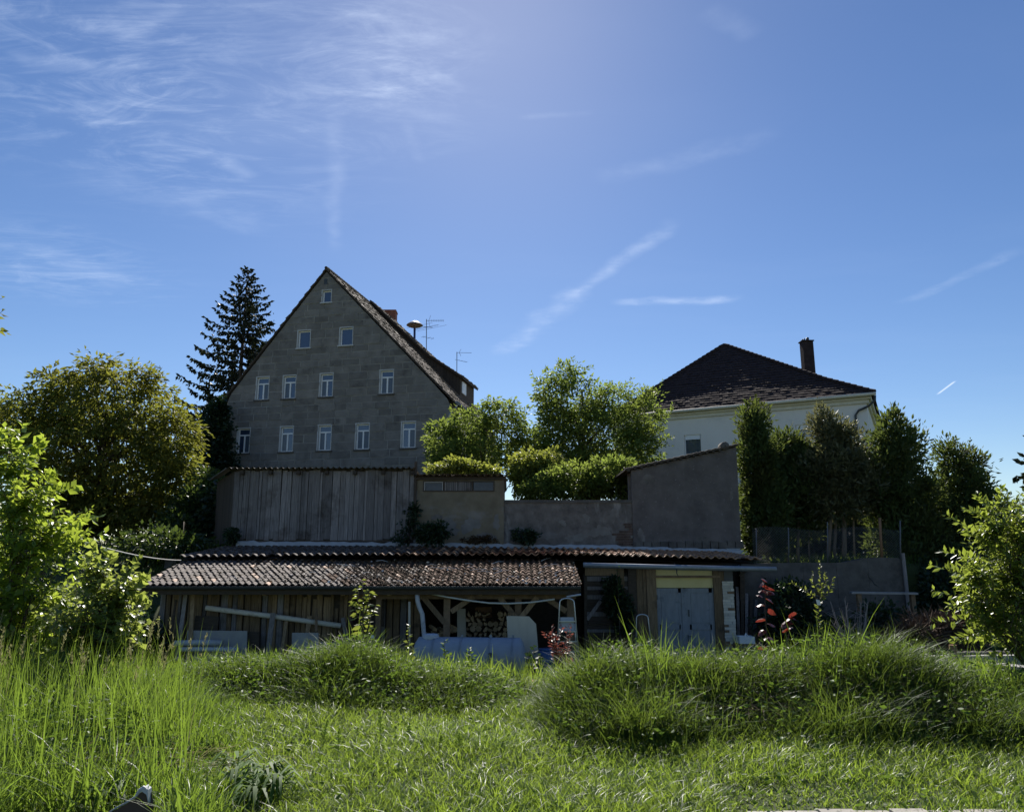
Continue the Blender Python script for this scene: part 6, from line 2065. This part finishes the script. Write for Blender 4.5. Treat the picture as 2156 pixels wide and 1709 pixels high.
sapling('green_sapling', 'young tree with hanging pale green leaves before the plank wall', 'sapling', [[(766, 1385), (764, 1320), (766, 1260), (760, 1222)], [(766, 1345), (782, 1300), (790, 1275)], [(766, 1330), (748, 1290), (742, 1262)], [(766, 1300), (776, 1262), (778, 1240)], [(764, 1300), (752, 1265), (754, 1240)]],
        14.0, 'sapling', .19, .075, [34, 16, 16, 16, 16], 201, .75, r=.014)
for i, (pts, lab) in enumerate((([(864, 1410), (861, 1370), (858, 1340), (860, 1316)], 'slim leafy shoot before the lying tank end, tallest of three'), ([(938, 1410), (936, 1385), (934, 1358), (940, 1346)], 'leafy shoot before the middle of the tank'), ([(988, 1410), (986, 1385), (992, 1366)], 'short leafy shoot before the tank bands'))):
    sapling('leafy_shoot', lab, 'shoot', [pts, [(pts[0][0], pts[0][1] - 10), (pts[1][0] + 9, pts[1][1] - 8)]], 13.2, 'weed' if i else 'sapling', .10, .05, [26, 9], 220 + i * 7, .4)
# purple hazel: big round hanging leaves
rgp2 = np.random.default_rng(31)


def purple(label, stem, Y, leafs, seed):
    g0 = gp_(stem[0][0], Y)
    th = thing('purple_sapling', label, 'sapling', g0)
    m_ = MB(); m_.tube([g0] + [W(a, b, Y) for a, b in stem], [.014] + [.012 * (1 - .6 * i / len(stem)) for i in range(len(stem))], 6)
    obj('stem', m_, 'bark', th, True)
    rg = np.random.default_rng(seed)
    for (a, b, s) in leafs:
        c = W(a, b, Y); k = Y / FPX; r = s * k * .50
        d = nrm(np.array([np.sign(a - np.interp(b, [p[1] for p in stem[::-1]], [p[0] for p in stem[::-1]])) * .9 + rg.normal() * .2, rg.normal() * .7, -.55 + rg.normal() * .25]))
        s_ = nrm(np.cross(d, UP + rg.normal(size=3) * .3)); n_ = np.cross(s_, d)
        mb = MB(); V_ = []
        out = [(-.85, .0), (-.8, .55), (-.3, .92), (.3, .8), (.8, .35), (1.1, 0)]
        rows_ = []
        for sd_ in (1, 0, -1):
            rows_.append([c + d * r * u + s_ * r * v * sd_ - n_ * (r * .38 * (abs(v) if sd_ else 0) + r * .3 * u * u) + n_ * (.03 * r * rg.normal()) for u, v in out])
        mb.grid(rows_)
        obj('leaf', mb, 'purple', th)
    return th


purple('purple leaved sapling, the taller one, before the brick pier', [(1616, 1372), (1614, 1330), (1611, 1290), (1611, 1250), (1608, 1222)], 12.6,
       [(1611, 1220, 17), (1602, 1228, 18), (1621, 1236, 20), (1604, 1242, 18), (1612, 1246, 16), (1622, 1246, 18), (1599, 1252, 16), (1600, 1272, 20), (1622, 1262, 20), (1626, 1286, 20), (1600, 1302, 22), (1625, 1313, 19), (1602, 1330, 19), (1620, 1344, 22), (1605, 1360, 22), (1612, 1232, 16)], 5)
purple('shorter purple leaved sapling right beside the fruit sapling'.replace(' right', ''), [(1656, 1385), (1658, 1350), (1664, 1320), (1667, 1296)], 12.4, [(1666, 1291, 20), (1658, 1302, 20), (1670, 1300, 16), (1652, 1312, 22), (1660, 1322, 20), (1652, 1324, 18), (1656, 1368, 18), (1664, 1310, 14)], 6)
sapling('fruit_sapling', 'small young fruit tree with a white tag on its stem before the retaining wall', 'sapling', [[(1725, 1345), (1723, 1290), (1726, 1240), (1728, 1182)], [(1723, 1262), (1700, 1245), (1664, 1226)], [(1724, 1265), (1745, 1245), (1754, 1215)], [(1724, 1255), (1740, 1222), (1737, 1205)], [(1724, 1250), (1712, 1225), (1712, 1205)]],
        17.5, 'sapling', .11, .05, [50, 26, 24, 22, 18], 240, .15, r=.018)
p = W(1722, 1267, 17.45); b = MB(); b.prism([p + (-.04, 0, .06), p + (.05, 0, .04), p + (.06, 0, -.07), p + (-.02, 0, -.06)], (0, .006, 0)); mono('plant_tag', b, 'whitefoam', 'white tag hanging on the young fruit tree', 'tag')
rm_st = []
rgq = np.random.default_rng(9)
for i in range(17):
    a = 1180 + rgq.normal() * 10
    rm_st.append([(1182, 1425), ((1182 + a) / 2 + rgq.normal() * 6, 1390), (1168 + rgq.uniform(-22, 50), rgq.uniform(1312, 1412))])
sapling('red_maple', 'small red leaved maple between the tank and the tall grass', 'shrub', rm_st, 15.5, 'redmaple', .105, .05, 30, 260, .25, r=.012)
sapling('pot_plant', 'dark green broad leaved plant at the end of the tank', 'plant', [[(1120, 1412), (1122, 1385), (1124, 1362)], [(1120, 1410), (1112, 1392), (1114, 1375)], [(1120, 1410), (1130, 1395), (1134, 1380)]], 17.6, 'shade_leaf', .17, .12, 10, 290, .2)
sapling('green_sapling', 'tiny sprig sticking up under the workshop gutter', 'sapling', [[(1302, 1260), (1301, 1230), (1299, 1205), (1303, 1192)]], 21.9, 'weed', .12, .06, 12, 300, .2, base=gp_(1302, 21.9), r=.008)
# low sunlit weeds by the trough
for i, (a, b_, s) in enumerate(((2072, 1468, .16), (2095, 1450, .13), (2112, 1472, .16), (2060, 1448, .12))):
    sapling('leafy_weed', 'yellow green leafy weed beside the weathered plank trough', 'plant', [[(a, b_ + 25), (a + 2, b_ + 8), (a + 4, b_ - 6)], [(a, b_ + 20), (a - 14, b_ + 4)], [(a, b_ + 20), (a + 16, b_ + 4)]], 8.2, 'bush_bright', s, s * .5, 9, 310 + i * 5, .15, group='leafy weeds beside the trough')
# drooping silver green weeds in the near grass
for i, (a, b_, lab) in enumerate(((502, 1592, 'tall drooping weed rosette, highest of the group in the near grass'), (556, 1608, 'drooping weed with narrow leaves in the middle of its group'), (588, 1628, 'drooping pale weed nearest the open lawn'), (540, 1650, 'low drooping weed at the front of its group'), (232, 1640, 'yellow green weed with narrow leaves by the dark board'))):
    rg = np.random.default_rng(400 + i)
    Y = 5.75 - .1 * i
    tp = W(a, b_, Y); g0 = np.array([tp[0], Y, float(T(tp[0], Y))])
    th = thing('drooping_weed', lab, 'plant', g0, 'drooping weeds in the near grass')
    n = 46
    t = rg.uniform(.35, 1.0, n)
    B = g0 + np.outer(t, tp - g0)
    az = rg.uniform(0, 6.28, n)
    mb_parts = []
    d1 = np.stack([np.cos(az), np.sin(az), rg.uniform(.1, .6, n)], 1)
    L_ = rg.uniform(.08, .14, n)
    mid = B + d1 * L_[:, None]
    d2 = np.stack([np.cos(az), np.sin(az), rg.uniform(-1.3, -.7, n)], 1); d2 /= np.linalg.norm(d2, axis=1, keepdims=True)
    tip = mid + d2 * (L_ * 1.15)[:, None]
    s_ = np.stack([-np.sin(az), np.cos(az), np.zeros(n)], 1) * rg.uniform(.010, .016, n)[:, None]
    V = np.stack([B - s_ * .3, B + s_ * .3, mid - s_, mid + s_, tip], 1).reshape(-1, 3)
    b5 = np.arange(n)[:, None] * 5
    F = np.concatenate([b5 + [[0, 1, 3]], b5 + [[0, 3, 2]], b5 + [[2, 3, 4]]])
    npobj('leaf_tuft', V, F, 'silverweed', th)
    m_ = MB(); m_.tube([g0 - UP * .02, tp], [.007, .004], 6); obj('stem', m_, 'fern', th)
# horsetails
for i, (a, b_) in enumerate(((800, 1490), (690, 1512), (714, 1532), (929, 1546), (967, 1541), (1002, 1561), (1199, 1556), (1228, 1572), (1500, 1551), (1762, 1570), (1652, 1572), (1060, 1558), (1420, 1560), (862, 1520))):
    rg = np.random.default_rng(500 + i)
    Y = 7.2 if b_ < 1530 else 6.75
    if a > 1600: Y = 6.9
    tp = W(a, b_, Y); x_ = tp[0]; g0 = np.array([x_ + rg.normal() * .03, Y, float(T(x_, Y))])
    th = thing('horsetail', 'feathery light green horsetail standing above the lawn', 'plant', g0, 'horsetails along the lawn edge')
    n = 90
    t = rg.uniform(.2, 1, n); B = g0 + np.outer(t, tp - g0)
    az = rg.uniform(0, 6.28, n)
    D = np.stack([np.cos(az), np.sin(az), rg.uniform(.45, .9, n)], 1)
    V, F = leaves(B, D, .085 * (1.12 - t), .010, .3, rg)
    npobj('whorl', V, F, 'fern', th)
    m_ = MB(); m_.tube([g0, tp], [.005, .002], 5); obj('stem', m_, 'fern', th)

# ---- grasses
rgg = np.random.default_rng(99)


def scatter(n, x0f, x1f, y0, y1, dens=None):
    """random roots between two straight sight lines, nearer ground denser in pixels"""
    y = rgg.uniform(y0, y1, n); f = rgg.uniform(0, 1, n)
    x = (x0f + (x1f - x0f) * f) * y
    keep = np.ones(n, bool) if dens is None else rgg.uniform(0, 1, n) < dens(x, y)
    x, y = x[keep], y[keep]
    return np.stack([x, y, T(x, y) - .01], 1)


def patchy(x, y, s=1.0):
    return .5 + .5 * np.sin(x * 2.1 * s + 1.3 * np.sin(y * 1.7 * s)) * np.cos(y * 2.6 * s + np.sin(x * 1.9 * s))


P = scatter(92000, -.74, .74, 5.0, 8.6, lambda x, y: .55 + .45 * patchy(x, y, 1.6))
n = len(P)
hm = .085 + .075 * patchy(P[:, 0], P[:, 1], .9) * rgg.uniform(.5, 1, n) + .06 * patchy(P[:, 0] + 3, P[:, 1], 3.1) * rgg.uniform(.3, 1, n)
short = (P[:, 0] > 1.4) & (P[:, 1] < 5.9)
hm = np.where(short, hm * .55, hm)
V, F = blades(P, hm * rgg.uniform(.5, 1.5, n), rgg.uniform(.005, .012, n), rgg.uniform(.1, 1.1, n), 1, lean_max=.75)
tag(npobj('lawn_grass', V, F, 'grass', kind='stuff'), 'short sunlit lawn grass in front of the tall grass mounds', 'grass')


def mound(n, xlo, xhi, yc, sig, h0, h1, seed, w=(.006, .014), bend=(.66, .28), top=None, per=22, tus=.13):
    """grass growing in tussocks that arch outwards, each tussock with its own height"""
    rg = np.random.default_rng(seed)
    nt = max(1, n // per)
    tx = rg.uniform(xlo, xhi, nt); ty = yc + rg.uniform(-1.75, 1.75, nt) * sig
    tz = rg.uniform(.55, 1.2, nt) * (.8 + .35 * np.sin(tx * 3.7 + seed) * np.sin(ty * 2.9))
    i = rg.integers(0, nt, n)
    ox, oy = rg.normal(size=n) * tus, rg.normal(size=n) * tus
    x, y = tx[i] + ox, ty[i] + oy
    P = np.stack([x, y, T(x, y) - .02], 1)
    h = rg.uniform(h0, h1, n) * tz[i]
    if top is not None: h = h * np.interp(x, *top)
    az = np.arctan2(oy, ox) + rg.normal(size=n) * 1.7
    return blades(P, h, rg.uniform(*w, n), np.clip(rg.normal(bend[0], bend[1], n), .03, 1.2), seed, 4, az, .4)


topR = ([.2, .55, .85, 1.35, 1.66, 1.92, 2.43, 2.95, 3.6, 4.24, 4.76, 5.3, 6.5], [.35, .85, 1.15, 1.12, .88, .84, .90, 1.12, 1.16, 1.02, .95, .9, .8])
VR = mound(56000, .25, 6.2, 8.05, .52, .28, .60, 3, top=topR)
tag(npobj('tall_grass_mound', *VR, 'tallgrass', kind='stuff'), 'big overgrown mound of tall arching grass before the grey doors', 'grass')
VR2 = mound(1700, .5, 5.6, 8.3, .4, .38, .68, 5, (.009, .016), (.20, .15), topR, 5, .05)
tag(npobj('grass_shoot_fringe', *VR2, 'reed', kind='stuff'), 'bright single shoots standing above the big grass mound', 'grass')
topL = ([-4.6, -3.6, -2.9, -2.4, -2.05, -1.75, -1.35, -.95, -.55, -.1, .3], [.75, .9, .7, .75, 1.25, 1.15, .7, .72, .70, .5, .4])
VL = mound(32000, -4.6, .25, 9.5, .48, .24, .50, 4, top=topL)
tag(npobj('low_grass_mound', *VL, 'tallgrass', kind='stuff'), 'lower overgrown grass mound before the plank wall and tank', 'grass')
VL2 = mound(1500, -4.4, .1, 9.75, .35, .32, .58, 6, (.008, .014), (.25, .15), topL, 5, .05)
tag(npobj('grass_shoot_fringe', *VL2, 'reed', kind='stuff'), 'bright single shoots standing above the lower grass mound', 'grass')
# broad weed leaves mixed into the mounds
x = rgg.uniform(.4, 6, 4600); y = 8.0 + rgg.normal(size=4600) * .6
hh = np.interp(x, *topR) * rgg.uniform(.05, .40, 4600)
P = np.stack([x, y, T(x, y) + hh], 1)
x2 = rgg.uniform(-4.5, .1, 4200); y2 = 9.4 + rgg.normal(size=4200) * .55
P2 = np.stack([x2, y2, T(x2, y2) + rgg.uniform(.03, .32, 4200) * np.interp(x2, *topL)], 1)
x3 = rgg.uniform(-4.2, 4.2, 2600); y3 = rgg.uniform(5.2, 8, 2600)
P3 = np.stack([x3, y3, T(x3, y3) + rgg.uniform(.01, .09, 2600)], 1)
x4 = rgg.uniform(-.74, -.36, 4200); y4 = rgg.uniform(5.6, 8.6, 4200); x4 = x4 * y4
P4 = np.stack([x4, y4, T(x4, y4) + rgg.uniform(.02, .5, 4200) * np.clip((-.34 - x4 / y4) / .15, .15, 1)], 1)
P = np.concatenate([P, P2, P3, P4]); n = len(P)
D = rgg.normal(size=(n, 3)); D[:, 2] = rgg.uniform(-.3, .6, n)
V, F = leaves(P, D, rgg.uniform(.03, .075, n), rgg.uniform(.016, .036, n), .2, rgg)
tag(npobj('weed_undergrowth', V, F, 'weed', kind='stuff'), 'small broad leaved weeds mixed through the grass', 'weeds')
# tall reedy grass at the near corner with seed heads
def rd(x, y): return .45 + .55 * patchy(x, y, 1.1)
P = scatter(24000, -.76, -.33, 4.6, 8.6, rd); n = len(P)
vw = P[:, 0] / P[:, 1]
P = P[~((vw > -.64) & (vw < -.42) & ((P[:, 1] < 5.0) | ((P[:, 1] < 5.7) & (rgg.uniform(0, 1, n) < .7))))]; n = len(P)
edge = np.clip((-.30 - P[:, 0] / P[:, 1]) / .16, .22, 1)
near = np.where(P[:, 1] < 6.4, .62 + .35 * rgg.uniform(0, 1, n), 1.0)
hole = np.where((P[:, 1] > 5.6) & (P[:, 1] < 6.6) & (P[:, 0] / P[:, 1] > -.58), .45, 1)
V1 = blades(P, rgg.uniform(.30, .85, n) * edge * near * hole, rgg.uniform(.007, .017, n), np.clip(rgg.normal(.42, .34, n), .02, 1.1), 7, 4, lean_max=.5)
P = scatter(700, -.76, -.40, 5.2, 8.4); n = len(P)
V2 = blades(P, rgg.uniform(.8, 1.15, n), rgg.uniform(.006, .011, n), rgg.uniform(.0, .22, n), 8, 4)
V, F = merge([V1, V2])
tag(npobj('reed_grass', V, F, 'reed', kind='stuff'), 'tall upright reedy grass beside the bright bushes', 'grass')
sh = []
for i in range(46):
    p = scatter(1, -.70, -.38, 6.2, 8.2)[0]; h_ = rgg.uniform(.75, 1.1); l_ = np.array([rgg.normal() * .10, rgg.normal() * .08, 0])
    t = rgg.uniform(.82, 1, 26)
    B = p + np.outer(t, UP * h_) + np.outer(t ** 2, l_) 
    D = rgg.normal(size=(26, 3)) * .4; D[:, 2] += 1
    sh.append(leaves(B, D, .035, .009, .3, rgg))
    s0 = blades(np.array([p]), np.array([h_]), np.array([.005]), np.array([.02]), 900 + i, 3)
    sh.append(s0)
V, F = merge(sh)
tag(npobj('seed_head_grass', V, F, 'hay', kind='stuff'), 'thin stalks with pale seed heads above the reedy grass', 'grass')
# flattened dry grass
n = 1500
x = rgg.normal(-3.05, .42, n); y = rgg.normal(6.25, .22, n)
P = np.stack([x, y, T(x, y) + rgg.uniform(.02, .16, n)], 1)
D = rgg.normal(size=(n, 3)); D[:, 2] *= .25; D[:, 0] *= 1.6
V, F = leaves(P, D, rgg.uniform(.12, .34, n), .006, .3, rgg)
tag(npobj('flattened_dry_grass', V, F, 'hay', kind='stuff'), 'patch of flattened dry straw coloured grass', 'grass')
n = 2600
x = rgg.uniform(2.0, 4.4, n); y = rgg.uniform(7.25, 8.0, n)
P = np.stack([x, y, T(x, y) + rgg.uniform(.0, .3, n)], 1)
D = rgg.normal(size=(n, 3)); D[:, 2] = rgg.uniform(-1, .1, n)
V, F = leaves(P, D, rgg.uniform(.12, .3, n), .005, .3, rgg)
tag(npobj('dead_undergrass', V, F, 'brush', kind='stuff'), 'dry brown stalks hanging inside the big grass mound', 'grass')
# yard grass behind the mounds
P = scatter(30000, -.52, .62, 9.8, 18.0, lambda x, y: .3 + .7 * patchy(x, y, .8)); n = len(P)
V, F = blades(P, rgg.uniform(.18, .5, n), rgg.uniform(.008, .018, n), rgg.uniform(.1, .7, n), 9, 3)
tag(npobj('yard_grass', V, F, 'grass', kind='stuff'), 'grass sloping down to the sheds behind the mounds', 'grass')
P = scatter(9000, .34, .72, 16, 26); n = len(P)
V, F = blades(P, rgg.uniform(.15, .45, n), rgg.uniform(.012, .025, n), rgg.uniform(.1, .7, n), 10, 3)
tag(npobj('bank_grass', V, F, 'tallgrass', kind='stuff'), 'shaded grass on the bank below the retaining wall', 'grass')
# rough grass carrying on to both sides of the garden
def outer(n, y0, y1, a, b, seed, h, w):
    rg = np.random.default_rng(seed)
    y = rg.uniform(y0, y1, n); f = rg.uniform(a, b, n) * np.where(rg.uniform(0, 1, n) < .5, -1, 1)
    x = f * y
    ok = ~((y > 16) & (np.abs(x) < 10.4))
    P = np.stack([x, y, T(x, y) - .01], 1)[ok]; m_ = len(P)
    return blades(P, rg.uniform(*h, m_), rg.uniform(*w, m_), rg.uniform(.1, .9, m_), seed, 3, lean_max=.5)


tag(npobj('meadow_grass', *merge([outer(26000, 3.2, 9.5, .74, 1.7, 801, (.12, .32), (.006, .013)), outer(26000, 9.5, 20, .5, 1.3, 802, (.2, .5), (.012, .024)), outer(22000, 17, 34, .33, 1.0, 803, (.2, .5), (.02, .04))]), 'tallgrass', kind='stuff'), 'rough meadow grass on both sides of the garden', 'grass')
print('objects', len(bpy.data.objects), 'tris', sum(len(o.data.polygons) for o in bpy.data.objects if o.type == 'MESH'))
